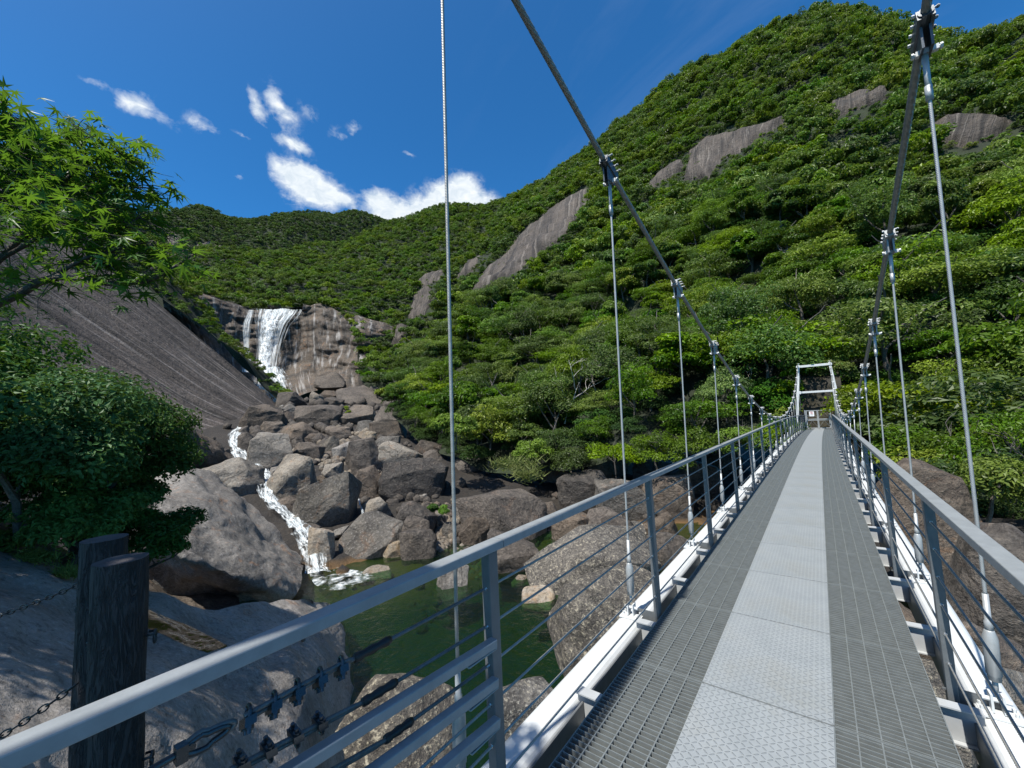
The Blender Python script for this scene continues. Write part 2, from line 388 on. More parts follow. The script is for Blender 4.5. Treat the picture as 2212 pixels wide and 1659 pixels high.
# near spur of the right mountain (columns left to right, each base -> ridge -> behind)
colsN = [
 [(850, 905, 78), (893, 800, 112), (950, 690, 150), (1040, 560, 220), (1100, 440, 320)],
 [(1000, 985, 52), (1040, 800, 85), (1090, 650, 125), (1150, 520, 190), (1190, 395, 312)],
 [(1200, 1030, 43), (1220, 800, 72), (1250, 640, 108), (1290, 470, 172), (1335, 280, 300)],
 [(1400, 1010, 40), (1410, 780, 63), (1430, 600, 97), (1460, 400, 160), (1505, 158, 280)],
 [(1600, 985, 39), (1620, 740, 58), (1640, 540, 90), (1660, 330, 150), (1690, 68, 268)],
 [(1800, 975, 40), (1820, 720, 56), (1840, 520, 85), (1850, 300, 140), (1850, 40, 255)],
 [(2000, 1040, 38), (2010, 760, 52), (2020, 540, 80), (2035, 320, 130), (2060, 108, 240)],
 [(2212, 1130, 35), (2215, 800, 48), (2220, 560, 76), (2225, 330, 125), (2212, 92, 235)],
 [(2480, 1230, 34), (2490, 830, 45), (2500, 560, 70), (2500, 320, 118), (2500, 100, 228)],
 [(2850, 1400, 34), (2850, 860, 44), (2850, 560, 66), (2850, 250, 112), (2850, -60, 220)]]
def with_back(cols, drop=25, back=30):
    out = []
    for c in cols:
        pts = [P(*q) for q in c]; a = pts[-1]; d = unit([a[0], a[1], 0]); pts.append(a+d*back-np.array([0, 0, drop])); out.append(pts)
    return T(out)
gN = loft(with_back(colsN), 150, 120, 5., .03, 3.)
tag(link('mountain_slope', grid_mesh('mountain_slope', gN, 'forest_floor')), kind='structure')
colsM = [
 [(395, 650, 245), (400, 600, 300), (425, 548, 400)],
 [(560, 672, 245), (560, 610, 320), (600, 552, 480)],
 [(690, 672, 235), (700, 610, 320), (720, 535, 480)],
 [(760, 705, 215), (790, 610, 300), (835, 496, 470)],
 [(775, 800, 190), (870, 640, 265), (960, 452, 440)],
 [(800, 850, 165), (920, 680, 225), (1030, 448, 410)],
 [(860, 890, 140), (990, 700, 200), (1112, 430, 390)],
 [(960, 900, 120), (1080, 660, 190), (1230, 360, 370)]]
gM = loft(with_back(colsM, 40, 50), 90, 70, 7., .02, 9.)
tag(link('valley_slope', grid_mesh('valley_slope', gM, 'forest_floor')), kind='structure')
colsF = [
 [(-60, 680, 420), (-60, 560, 560), (-60, 470, 700)],
 [(200, 690, 420), (200, 560, 560), (230, 470, 700)],
 [(330, 690, 420), (340, 560, 560), (345, 464, 700)],
 [(430, 690, 430), (440, 560, 580), (440, 452, 740)],
 [(520, 690, 440), (530, 560, 600), (522, 472, 760)],
 [(620, 690, 450), (630, 560, 600), (640, 462, 780)],
 [(700, 690, 470), (710, 560, 620), (715, 462, 790)],
 [(790, 690, 480), (790, 560, 640), (788, 466, 800)],
 [(860, 690, 500), (860, 560, 640), (855, 505, 800)],
 [(1000, 690, 500), (1000, 600, 640), (960, 540, 800)]]
gF = loft(with_back(colsF, 60, 90), 110, 50, 14., .012, 5.)
tag(link('far_mountain', grid_mesh('far_mountain', gF, 'forest_floor')), kind='structure')
# left wooded hill behind the slab
colsL = [
 [(618, 872, 160), (632, 865, 168), (650, 880, 178)],
 [(540, 800, 158), (556, 800, 175), (580, 830, 190)],
 [(440, 715, 156), (462, 705, 180), (500, 760, 200)],
 [(330, 622, 154), (372, 596, 190), (420, 620, 225)],
 [(220, 545, 152), (270, 498, 200), (340, 520, 250)],
 [(100, 455, 150), (130, 400, 200), (180, 392, 260)],
 [(-60, 340, 150), (-60, 320, 200), (-60, 315, 260)],
 [(-300, 200, 150), (-300, 180, 200), (-300, 170, 260)]]
gL = loft([[P(*c[j]) for c in colsL] for j in range(3)], 90, 30, 2., .05, 2.)
tag(link('wooded_hill', grid_mesh('wooded_hill', gL, 'forest_floor', True)), kind='structure')

bk = loft(T([[P(u, 1000, 275), P(u, 800, 285), P(u, 660, 300), P(u, 600, 330)] for u in (250, 450, 650, 900, 1000)]), 40, 20, 2., .05)
tag(link('valley_floor', grid_mesh('valley_floor', bk, 'forest_floor')), kind='structure')
# big granite slab
slabc = [[(-420, 60, 150), (-60, 345, 150), (150, 505, 150), (330, 648, 151), (470, 762, 152), (600, 872, 153)],
         [(-420, 200, 118), (-60, 480, 120), (110, 625, 122), (290, 745, 124), (440, 842, 126), (578, 912, 128)],
         [(-420, 330, 88), (-80, 600, 92), (60, 720, 95), (240, 830, 99), (410, 920, 100), (550, 960, 103)],
         [(-420, 480, 62), (-100, 740, 64), (40, 860, 66), (200, 930, 69), (370, 990, 73), (508, 1008, 75)],
         [(-420, 620, 50), (-100, 900, 51), (40, 980, 52), (200, 1040, 55), (350, 1080, 60), (500, 1040, 72)]]
gS = loft(rows_of(slabc), 220, 120, 0)
for j in range(gS.shape[0]):
    for i in range(gS.shape[1]):
        u_, v_ = i/220, j/120
        gS[j, i, 2] += 1.2*mn.fractal(Vector((u_*1.3, v_*22, 0)), 1., 2.1, 4) + .35*mn.noise(Vector((u_*6, v_*60, 3)))
slab = link('granite_slab', grid_mesh('granite_slab', gS, 'slab_rock', True))
tag(slab, 'huge dark smooth granite slab with long diagonal streaks sloping down to the stream on the left', 'rock slab')
# lower lip of the slab, dark undercut
lip = [[(360, 955, 66), (420, 975, 67), (470, 990, 69), (505, 1000, 71)],
       [(355, 985, 61), (425, 1000, 62), (480, 1010, 65), (512, 1020, 69)],
       [(350, 1020, 58), (420, 1030, 60), (480, 1035, 63), (514, 1034, 67)],
       [(350, 1060, 57), (420, 1062, 60), (480, 1050, 64), (512, 1046, 67)]]
lipc = [[P(340, 880, 66), P(385, 900, 66), P(430, 925, 68), P(480, 965, 70), P(500, 985, 72)],
        [P(345, 900, 61), P(390, 925, 61), P(440, 950, 63), P(490, 985, 66), P(505, 1002, 69)],
        [P(350, 960, 59), P(395, 975, 59.5), P(440, 990, 62), P(485, 1008, 65), P(507, 1020, 68)],
        [P(350, 1010, 60), P(400, 1015, 62), P(440, 1012, 64), P(480, 1014, 66), P(500, 1016, 68)],
        [P(350, 1040, 62), P(400, 1040, 63), P(440, 1035, 66), P(480, 1030, 68), P(500, 1025, 70)]]
gl_ = loft(lipc, 60, 40, .8, .25, 7.)
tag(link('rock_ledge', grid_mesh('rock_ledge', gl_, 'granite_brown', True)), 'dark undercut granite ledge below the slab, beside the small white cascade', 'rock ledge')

# waterfall cliff
cliffc = [
 [(340, 560, 260), (390, 618, 250), (440, 632, 250), (500, 652, 252), (540, 666, 254), (600, 668, 256), (650, 668, 254), (690, 655, 246), (740, 668, 236), (800, 690, 225), (850, 700, 228)],
 [(345, 590, 226), (380, 632, 222), (440, 645, 228), (500, 660, 236), (540, 672, 240), (600, 674, 242), (650, 672, 240), (690, 662, 232), (740, 680, 222), (800, 700, 210), (850, 710, 215)],
 [(350, 640, 216), (395, 670, 214), (440, 690, 220), (490, 700, 230), (540, 705, 234), (600, 706, 236), (650, 706, 234), (690, 704, 226), (740, 715, 215), (790, 730, 205), (850, 740, 208)],
 [(360, 690, 208), (420, 720, 208), (455, 740, 214), (500, 748, 222), (545, 750, 228), (600, 752, 231), (650, 752, 228), (690, 752, 220), (735, 755, 211), (780, 765, 200), (850, 770, 203)],
 [(370, 760, 200), (440, 790, 200), (470, 800, 205), (510, 800, 212), (550, 802, 216), (600, 806, 220), (650, 800, 218), (690, 795, 211), (725, 795, 205), (770, 800, 195), (850, 805, 198)],
 [(400, 850, 185), (460, 870, 185), (500, 880, 188), (540, 880, 190), (580, 878, 190), (620, 868, 190), (660, 850, 190), (700, 840, 190), (720, 835, 190), (770, 840, 182), (850, 850, 185)]]
gW = loft(rows_of(cliffc), 130, 100, 0)
for j in range(gW.shape[0]):
    for i in range(gW.shape[1]):
        p = gW[j, i]; d = unit([p[0], p[1], 0]); k = mn.noise(Vector((i*.05, j*.13, 0)))+.5*mn.noise(Vector((i*.15, j*.3, 4)))
        gW[j, i] = p - d*(2.0*k+2.4*mn.fractal(Vector(p*.12), 1., 2., 4))*(1 if j > 6 else .3)
cliff = link('waterfall_cliff', grid_mesh('waterfall_cliff', gW, 'cliff_rock'))
tag(cliff, 'brown streaked granite cliff that the waterfall drops over', 'cliff')

def ribbon(name, pts, mat, label, cat, n=60, across=8, parent=None, kind=None):
    """pts: list of (left 3D, right 3D)"""
    L = cr_row([a for a, b in pts], n); R = cr_row([b for a, b in pts], n)
    g = np.array([[L[j]+(R[j]-L[j])*i/across for i in range(across+1)] for j in range(n+1)])
    for j in range(n+1):
        for i in range(across+1):
            g[j, i, 2] += .28*fbm(g[j, i], 4, .9)+.12*(1-abs(i/across*2-1))
    o = link(name, grid_mesh(name, g, mat), parent)
    return tag(o, label, cat, kind=kind)
wf = empty('waterfall', P(595, 850, 200), 'tall white waterfall pouring over the cliff at the head of the gorge', 'waterfall')
wl = np.array(wf.location)
def wfall(name, rowsp, mat):
    g = loft([[P(*q)-wl for q in r] for r in rowsp], 60, 80, .5, .3, 3.)
    return link(name, grid_mesh(name, g, mat), wf)
wfall('main_fall', [[(538, 667, 239), (580, 667, 240), (630, 668, 239), (665, 670, 237)],
                    [(535, 680, 230), (575, 682, 231), (620, 683, 230), (655, 685, 230)],
                    [(542, 702, 226), (570, 704, 227), (605, 705, 226), (634, 708, 226)],
                    [(546, 745, 221), (570, 747, 222), (595, 747, 222), (618, 750, 221)],
                    [(544, 790, 210), (565, 792, 209), (588, 792, 209), (608, 792, 210)],
                    [(545, 838, 195), (568, 842, 193), (590, 842, 193), (610, 838, 195)]], 'foam_fall')
wfall('main_fall', [[(560, 668, 238), (585, 669, 238), (610, 669, 238), (636, 670, 238)],
                    [(560, 700, 225), (573, 702, 225), (588, 702, 225), (604, 704, 225)],
                    [(556, 760, 217), (566, 762, 216), (578, 762, 216), (590, 764, 217)],
                    [(553, 836, 193), (566, 840, 191), (580, 840, 191), (594, 836, 193)]], 'foam_stream')
wfall('side_fall', [[(536, 670, 236), (540, 670, 236), (545, 670, 236), (550, 670, 236)],
                    [(522, 700, 228), (529, 701, 228), (537, 701, 228), (546, 702, 228)],
                    [(524, 750, 222), (529, 751, 222), (536, 751, 222), (541, 752, 222)],
                    [(518, 800, 208), (528, 803, 208), (540, 805, 208), (552, 805, 208)]], 'foam_fall')
wfall('spray_fan', [[(545, 795, 204), (570, 795, 202), (595, 792, 203), (612, 795, 205)],
                    [(545, 818, 195), (575, 820, 193), (605, 818, 193), (628, 815, 195)],
                    [(560, 845, 187), (590, 850, 184), (618, 850, 184), (636, 845, 186)],
                    [(585, 868, 178), (600, 870, 177), (620, 868, 177), (640, 862, 178)]], 'foam_fan')

# near rocks of the left bank
bankc = [
 [P(-420, 900, 26), P(-150, 1010, 20), P(0, 1090, 17), P(100, 1150, 15.5), P(200, 1230, 14.5), P(320, 1292, 14.), P(450, 1312, 15), P(560, 1303, 17), P(620, 1300, 18.6), P(680, 1296, 19.8)],
 [P(-420, 1020, 17), P(-150, 1120, 14), P(0, 1205, 12.3), P(100, 1255, 11.6), P(200, 1300, 11.4), P(330, 1352, 11.6), P(450, 1362, 12.8), P(560, 1345, 15), P(635, 1335, 16.8), Pz(715, 1310, -7.5)],
 [P(-420, 1300, 8.5), P(-150, 1350, 8), P(0, 1390, 7.9), P(100, 1420, 8), P(200, 1440, 8.3), P(330, 1440, 9.2), P(450, 1425, 10.6), P(560, 1400, 12.6), P(650, 1375, 14.6), Pz(742, 1375, -7.5)],
 [P(-420, 1650, 5), P(-150, 1680, 5), P(0, 1680, 5.2), P(100, 1680, 5.4), P(200, 1650, 6), P(330, 1610, 7.1), P(450, 1560, 8.5), P(560, 1500, 10.4), P(660, 1450, 12.4), Pz(756, 1470, -7.5)],
 [P(-420, 2200, 3.6), P(-150, 2200, 3.6), P(0, 2200, 3.6), P(100, 2100, 4), P(200, 2000, 4.4), P(330, 1900, 5.1), P(450, 1780, 6.4), P(560, 1690, 8.2), P(670, 1620, 9.8), Pz(752, 1600, -7.5)],
 [P(-420, 4000, 2.5), P(-150, 4000, 2.5), P(0, 4000, 2.5), P(100, 3600, 2.8), P(200, 3200, 3), P(330, 2600, 3.6), P(450, 2100, 5.), P(560, 1950, 6.4), P(670, 1800, 7.8), Pz(735, 1740, -7.6)]]
for r in bankc:
    e = r[-1]; d = unit(r[-1]-r[-3]); r.append(e+np.array([d[0]*.5, d[1]*.5, -1.2])); r.append(e+np.array([d[0]*.6, d[1]*.6, -3.5]))
gA = loft(bankc, 150, 120, .22, .45, 4., 5)
bank = link('riverbank_rock', grid_mesh('riverbank_rock', gA, 'bank_rock', True))
tag(bank, kind='structure')
domec = [
 [P(340, 1010, 40), P(400, 1000, 38), P(480, 1052, 36), P(560, 1115, 33), P(615, 1160, 31.5), P(655, 1200, 30)],
 [P(330, 1060, 31), P(400, 1065, 30), P(470, 1100, 29), P(545, 1150, 28.5), P(600, 1190, 28), P(655, 1225, 28)],
 [P(325, 1110, 26), P(390, 1125, 25), P(450, 1150, 25), P(520, 1195, 25), P(580, 1225, 25.6), P(650, 1258, 26.3)],
 [P(320, 1150, 23.2), P(380, 1180, 22.3), P(440, 1200, 22.3), P(500, 1235, 22.8), P(560, 1258, 23.8), P(640, 1285, 25)],
 [P(320, 1180, 23), P(380, 1215, 22.5), P(440, 1235, 22.7), P(500, 1262, 23.5), P(555, 1280, 24.3), P(625, 1300, 25.3)],
 [P(320, 1200, 26), P(380, 1240, 26), P(440, 1262, 26), P(500, 1285, 26), P(550, 1298, 26.2), P(610, 1312, 26.4)],
 [P(320, 1330, 27), P(380, 1340, 27), P(440, 1340, 27), P(500, 1340, 27), P(550, 1340, 27), P(610, 1335, 26.5)]]
gD = loft(domec, 100, 90, .55, .28, 11., 5)
tag(link('bedrock_dome', grid_mesh('bedrock_dome', gD, 'dome_rock', True)), 'large rounded grey bedrock dome with dark hollow below it, left of the white chute', 'rock')
shelf = [[P(230, 1180, 30), P(300, 1200, 30), P(400, 1230, 31), P(500, 1260, 31)],
         [P(230, 1260, 24), P(300, 1290, 23), P(400, 1320, 23), P(520, 1320, 23)],
         [P(230, 1400, 13), P(300, 1420, 13), P(400, 1400, 14), P(560, 1380, 16)]]
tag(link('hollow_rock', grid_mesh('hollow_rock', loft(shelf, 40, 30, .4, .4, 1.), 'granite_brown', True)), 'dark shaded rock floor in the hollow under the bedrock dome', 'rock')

def inside(poly, pts):
    poly = np.asarray(poly, float); x, y = pts[..., 0], pts[..., 1]; r = np.zeros(x.shape, bool); j = len(poly)-1
    for i in range(len(poly)):
        xi, yi = poly[i]; xj, yj = poly[j]
        c = ((yi > y) != (yj > y)) & (x < (xj-xi)*(y-yi)/((yj-yi)+1e-9)+xi); r ^= c; j = i
    return r
def edge_dist(poly, pts):
    poly = np.asarray(poly, float); best = np.full(pts.shape[:-1], 1e9)
    for a, b in zip(poly, np.roll(poly, -1, 0)):
        ab = b-a; t = np.clip(((pts-a)@ab)/(ab@ab+1e-9), 0, 1); best = np.minimum(best, np.linalg.norm(pts-(a+t[..., None]*ab), axis=-1))
    return best
def densify(g, f=3):
    nv, nu = g.shape[:2]; a = np.linspace(0, nv-1, (nv-1)*f+1); b = np.linspace(0, nu-1, (nu-1)*f+1)
    i0 = np.minimum(a.astype(int), nv-2); j0 = np.minimum(b.astype(int), nu-2); s = (a-i0)[:, None, None]; t = (b-j0)[None, :, None]
    return (g[i0][:, j0]*(1-s)*(1-t)+g[i0+1][:, j0]*s*(1-t)+g[i0][:, j0+1]*(1-s)*t+g[i0+1][:, j0+1]*s*t)
def on_patch(name, g, poly, mat, label, cat, lift=.02):
    q = proj(g); w = inside(poly, q); jj, ii = np.where(w); j0, j1, i0, i1 = jj.min()-1, jj.max()+2, ii.min()-1, ii.max()+2
    sub = g[j0:j1, i0:i1].copy(); to = EYE-sub; sub += to/np.linalg.norm(to, axis=2, keepdims=True)*lift
    return tag(link(name, grid_mesh(name, sub, mat, mask=w[j0:j1, i0:i1])), label, cat)
PUD = [(318, 1316), (360, 1334), (410, 1352), (455, 1376), (490, 1396), (450, 1408), (405, 1396), (360, 1372), (318, 1356)]
# pool
def pool():
    vs = []; n = 0; xs = np.linspace(-34, 26, 61); ys = np.linspace(-6, 44, 51)
    g = np.array([[(x, y, WATER) for x in xs] for y in ys], float); return link('pool_water', grid_mesh('pool_water', g, 'pool_water'))
tag(pool(), kind='structure')

# ---------------------------------------------------------------- boulders
def rock_mesh(name, seed, dims, mat, angular=.75, detail=3, npts=15):
    rg = random.Random(seed); bm = bmesh.new()
    for _ in range(npts):
        d = Vector((rg.gauss(0, 1), rg.gauss(0, 1), rg.gauss(0, 1))).normalized()
        k = (abs(d.x)**4+abs(d.y)**4+abs(d.z)**4)**-.25           # towards a block
        bm.verts.new(d*(k*angular+(1-angular))*rg.uniform(.85, 1.05))
    for sx in (-1, 1):
        for sy in (-1, 1):
            bm.verts.new(Vector((sx*rg.uniform(.55, .85), sy*rg.uniform(.5, .85), -.8)))
    bmesh.ops.convex_hull(bm, input=bm.verts)
    for v in [v for v in bm.verts if not v.link_faces]: bm.verts.remove(v)
    bmesh.ops.bevel(bm, geom=list(bm.edges), offset=.06*(1.7-angular), segments=2, profile=.6, affect='EDGES', clamp_overlap=True)
    bmesh.ops.triangulate(bm, faces=bm.faces)
    for _ in range(detail):
        ed = [e for e in bm.edges if e.calc_length() > .16]
        if not ed: break
        bmesh.ops.subdivide_edges(bm, edges=ed, cuts=1, use_grid_fill=False); bmesh.ops.triangulate(bm, faces=bm.faces)
    if angular < .5: bmesh.ops.smooth_vert(bm, verts=bm.verts, factor=.5, use_axis_x=True, use_axis_y=True, use_axis_z=True)
    co = np.array([v.co for v in bm.verts]); mn_, mx_ = co.min(0), co.max(0); c = (mn_+mx_)/2; sc = np.array(dims)/(mx_-mn_)
    for v in bm.verts:
        p = v.co; n = v.normal
        q = fbm(p, 5, 1.9, seed*1.7)*.06 + max(0, mn.noise(Vector((p.x*1.3+seed, p.y*1.3, p.z*3.2))))*.09
        v.co = Vector([(p[k]-c[k])*sc[k] for k in range(3)])+Vector((n.x, n.y, n.z))*q*min(dims)*.5
    me = bpy.data.meshes.new(name); bm.to_mesh(me); bm.free()
    me.polygons.foreach_set('use_smooth', [True]*len(me.polygons)); me.update()
    if angular > .5: me.set_sharp_from_angle(angle=math.radians(17))
    me.materials.append(MAT[mat]); return me
NB = [0]
def foot(u, v):
    p, r = on_ground(u, v)
    if p[2] < WATER-.3:
        p = Pz(u, v, WATER-.3); r = math.hypot(p[0], p[1])
    return p, r
def boulder(u, v, w, h, mat, label, seed=None, ang=.75, tilt=0., deep=.9, rng=None, group=None, yaw=None, name='boulder', roll=0.):
    """centre pixel and size of the boulder as it shows, its distance from where its foot meets the ground"""
    NB[0] += 1; seed = seed or NB[0]
    p, r = foot(u, v+h*.38) if rng is None else (P(u, v+h*.38, rng), rng)
    d = ray(u, v); k = math.hypot(d[0], d[1])
    pc = P(u, v, r*1.0); dist = np.linalg.norm(d)*(r/k); ppm = dist/FL/ (np.linalg.norm(d)/FL)        # metres per pixel at that depth
    W, Hh = w*ppm*FL/math.hypot(FL, u-CC[0]), h*ppm; D = W*deep
    fw = unit([d[0], d[1], 0])
    me = rock_mesh(name, seed, (W*1.12, D, Hh*1.18), mat, ang)
    c = pc+fw*D*.25
    o = link(name, me, loc=c)
    th = math.atan2(fw[1], fw[0])-math.pi/2
    o.rotation_euler = (tilt, roll, th+(yaw or 0.))
    return tag(o, label, 'boulder', group)
def z5(x, y, w, h): return (384+.2728*x, 795.5+.2728*y, w*.2728, h*.2728)
def z6(x, y, w, h): return (737.3+.3333*x, 1106+.3333*y, w*.3333, h*.3333)
GB, GG, GP, GS = 'granite_brown', 'granite_grey', 'granite_pale', 'granite_speckled'
BL = [
 (z5(690, 410, 350, 225), GB, 'broad flat topped dark boulder standing at the foot of the slab, above the small cascade', .95, .15),
 (z5(900, 255, 225, 120), GB, 'flat brown boulder at the slab tip, just below the waterfall spray', .8, 0),
 (z5(1070, 160, 290, 150), GB, 'low wedge shaped brown boulder right of the waterfall foot', .7, .1),
 (z5(885, 175, 110, 75), GB, 'small dark block beside the spray of the waterfall', .9, 0),
 (z5(1100, 255, 105, 130), GG, 'narrow pointed grey boulder in the upper boulder field', .8, 0),
 (z5(1215, 225, 150, 90), GB, 'brown block behind the narrow pointed boulder', .9, 0),
 (z5(1240, 272, 150, 75), GB, 'low dark boulder right of the narrow pointed one', .8, 0),
 (z5(1450, 215, 350, 170), GB, 'big slanted slab boulder with a black shaded underside', .9, .22),
 (z5(1720, 150, 240, 130), GB, 'sloping brown rock at the top right of the boulder field under the trees', .8, .2),
 (z5(1600, 215, 160, 120), GB, 'dark boulder left of the top sloping rock', .9, 0),
 (z5(1720, 290, 180, 95), GB, 'flat brown boulder near the right edge of the upper boulder field', .9, .1),
 (z5(1120, 385, 345, 175), GB, 'wide blocky boulder with a flat pitted front in mid field', 1., .05),
 (z5(1425, 380, 300, 165), GB, 'wide pale faced block right of the pitted one', 1., 0),
 (z5(880, 322, 110, 65), GG, 'small grey boulder behind the flat topped dark one', .8, 0),
 (z5(900, 390, 110, 85), GB, 'small brown boulder right of the flat topped dark one', .8, 0),
 (z5(1000, 335, 170, 70), GG, 'flat grey boulder on top of the wide blocky one', .9, 0),
 (z5(1690, 410, 240, 170), GB, 'tilted brown boulder at the right edge under the yellow green bush', .9, .1),
 (z5(1540, 400, 160, 70), GG, 'low grey slab between two larger brown blocks', .8, .1),
 (z5(1510, 475, 190, 110), GG, 'pale edged grey boulder in the middle of the field', .9, 0),
 (z5(1490, 545, 150, 80), GP, 'whitish angular boulder below the pale edged grey one', .9, 0),
 (z5(955, 520, 280, 160), GB, 'pyramid shaped brown boulder below the wide blocky one', .8, 0),
 (z5(960, 600, 105, 120), GB, 'dark upright boulder in front of the pyramid shaped one', .8, 0),
 (z5(1090, 570, 165, 90), GB, 'low brown boulder right of the pyramid shaped one', .8, .1),
 (z5(1280, 530, 205, 115), GB, 'dark brown wedge boulder with a lit rim', .9, .1),
 (z5(552, 605, 145, 165), GB, 'rounded olive brown boulder right beside the small cascade', .3, 0),
 (z5(520, 505, 85, 85), GB, 'small rounded boulder at the head of the cascade', .4, 0),
 (z5(755, 490, 190, 120), GB, 'dark boulder wedged under the flat topped one', .8, 0),
 (z5(738, 680, 345, 285), GG, 'big faceted boulder with a warm brown left face next to the stream', .9, .12),
 (z5(1030, 680, 255, 165), GB, 'rounded brown boulder behind the two largest ones', .6, .05),
 (z5(1200, 625, 145, 150), GG, 'grey boulder standing upright in the middle of the field', .7, 0),
 (z5(1310, 672, 155, 150), GG, 'grey boulder next to the dark column shaped rock', .7, 0),
 (z5(1670, 500, 280, 130), GB, 'jagged brown rubble boulder under the yellow green bush', .9, 0),
 (z5(1665, 590, 190, 85), GG, 'pale jagged boulder below the rubble one', .9, 0),
 (z5(1490, 725, 290, 295), GB, 'tall dark brown block with a flat side in the right half of the field', .95, 0),
 (z5(1740, 720, 380, 240), GG, 'large pale grey boulder with white veins', .6, .15),
 (z5(1870, 890, 480, 330), GB, 'very large slanted reddish brown boulder', .9, .18),
 (z5(1990, 645, 210, 125), GB, 'brown boulder behind the large pale one', .8, .1),
 (z5(2020, 705, 145, 95), GB, 'small brown boulder on the shoulder of the slanted reddish one', .8, 0),
 (z5(925, 880, 385, 325), GG, 'large dark fronted boulder right of the white stream', .75, .1),
 (z5(768, 835, 90, 95), GG, 'small grey boulder where the stream narrows', .5, 0),
 (z5(1190, 1075, 490, 430), GG, 'largest round shouldered boulder in the centre, lit on the left and dark on the right', .45, .08),
 (z5(1520, 930, 235, 255), GB, 'brown pyramid boulder behind the little side cascade', .7, 0),
 (z5(1570, 1122, 215, 170), GG, 'wet dark grey boulder below the little side cascade', .5, 0),
 (z5(1230, 835, 155, 140), GG, 'grey boulder behind the largest round shouldered one', .7, 0),
 (z5(1335, 848, 62, 72), GP, 'small pale cube shaped stone at the still side pool', 1., 0),
 (z5(1540, 1350, 475, 300), GG, 'smooth rounded grey brown boulder at the head of the pool', .15, .05),
 (z5(1722, 1455, 190, 120), GP, 'low pale boulder at the water line of the pool', .5, 0),
 (z5(1880, 1240, 310, 300), GB, 'leaning brown boulder on the right shore of the pool', .8, .15),
 (z5(1905, 1440, 270, 250), GB, 'brown speckled boulder in front of the leaning one', .7, 0),
 (z5(1140, 1430, 190, 290), GP, 'wet orange stained boulder right beside the foaming chute', .4, 0),
 (z5(445, 885, 500, 300), GG, 'broad pale slab boulder with a broken brown edge left of the stream', .8, .12),
 (z5(1702, 1272, 50, 85), GG, 'thin upright stone between two boulders', .9, 0),
 (z5(2070, 1225, 130, 110), GG, 'grey boulder among pale pebbles on the right shore', .7, 0),
 (z5(2150, 1290, 110, 110), GG, 'grey boulder on the shore behind the near suspender', .7, 0),
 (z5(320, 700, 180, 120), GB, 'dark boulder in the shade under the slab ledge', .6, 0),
 (z6(1120, 300, 310, 290), GB, 'reddish brown boulder behind the nearest railing post', .7, 0),
 (z6(1610, 375, 820, 400), GS, 'big striped white and grey boulder seen through the railing wires', .7, .1),
 (z6(1690, 130, 320, 240), GB, 'brown flat faced boulder behind the big striped one', .9, 0),
 (z6(1860, 180, 220, 170), GS, 'speckled boulder on the shoulder of the striped one', .7, 0),
 (z6(1045, 60, 560, 330), GB, 'massive reddish boulder with a yellow fern tuft on top', .8, .15),
 (z6(720, 450, 200, 200), GG, 'grey boulder standing in the water right of the near suspender', .7, 0),
 (z6(1160, 445, 110, 65), GP, 'small orange pale rock at the far water line', .6, 0),
 (z6(1280, 575, 200, 100), GP, 'pale rounded boulder half sunk in the green pool', .2, 0),
 (z6(1490, 625, 180, 150), GP, 'pale cream boulder at the pool edge by the speckled giant', .3, 0),
 (z6(2110, 300, 280, 260), GB, 'dark brown boulder between two railing posts', .8, 0),
 (z6(2050, 120, 240, 180), GB, 'brown boulder in the shade of the trees behind the railing', .8, 0),
 (z6(1330, 40, 200, 160), GB, 'dark brown boulder behind the middle of the railing', .8, 0),
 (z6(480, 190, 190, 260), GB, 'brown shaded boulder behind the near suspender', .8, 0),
 (z6(230, 400, 170, 60), GP, 'wet brown rock in the foam at the pool head', .5, 0),
 (z6(870, 150, 190, 180), GB, 'dark boulder under the massive reddish one', .8, 0)]
for k, (q, m, lab, ang, tl) in enumerate(BL):
    boulder(*q, m, lab, ang=ang, tilt=0, roll=tl, seed=k+3)
# the near ones, closer than the railing's background
boulder(*z6(1700, 830, 720, 640), GS, 'large dark boulder with cream lichen specks, partly hidden by the white girder', rng=13.2, ang=.4, seed=201)
boulder(*z6(380, 1500, 760, 470), GS, 'near brown and cream speckled boulder below the grey railing bars', rng=8.6, ang=.5, seed=202)
boulder(*z6(1230, 1450, 420, 420), GS, 'speckled boulder squeezed between the nearest post and the white girder', rng=9.6, ang=.5, seed=203)
boulder(2150, 1300, 330, 260, GB, 'grey weathered boulder below the right railing', rng=15, ang=.6, seed=204)
boulder(2130, 1470, 220, 170, GB, 'orange brown boulder under the right girder', rng=12.5, ang=.6, seed=205)
boulder(2000, 1130, 220, 230, GB, 'brown earthy boulder behind the right railing posts', rng=24, ang=.5, seed=206)
boulder(2180, 1560, 240, 200, GG, 'grey boulder at the bottom right under the right suspender socket', rng=10.5, ang=.6, seed=207)
boulder(1990, 1560, 200, 200, GS, 'speckled boulder seen under the right edge of the deck', rng=9.5, ang=.6, seed=208)
boulder(1930, 1380, 160, 150, GB, 'brownish boulder seen between the deck and the right girder', rng=13.5, ang=.6, seed=209)
tag(link('stone', rock_mesh('stone', 77, (.16, .14, .13), GP, .1, 2), loc=P(655, 1384, 14.2)+np.array([0, 0, .05])), 'single white rounded stone lying in a notch of the bank rock', 'stone')
# cliff top rocks
for q, lab, r_ in (((594, 661, 30, 11), 'dark rock at the brink right above the fall', 243), ((672, 664, 34, 12), 'flat brown rock right of the brink', 236), ((712, 822, 60, 34), 'ledge rock at the foot of the right cliff', 186)):
    boulder(*q, GB, lab, rng=r_, ang=.8)
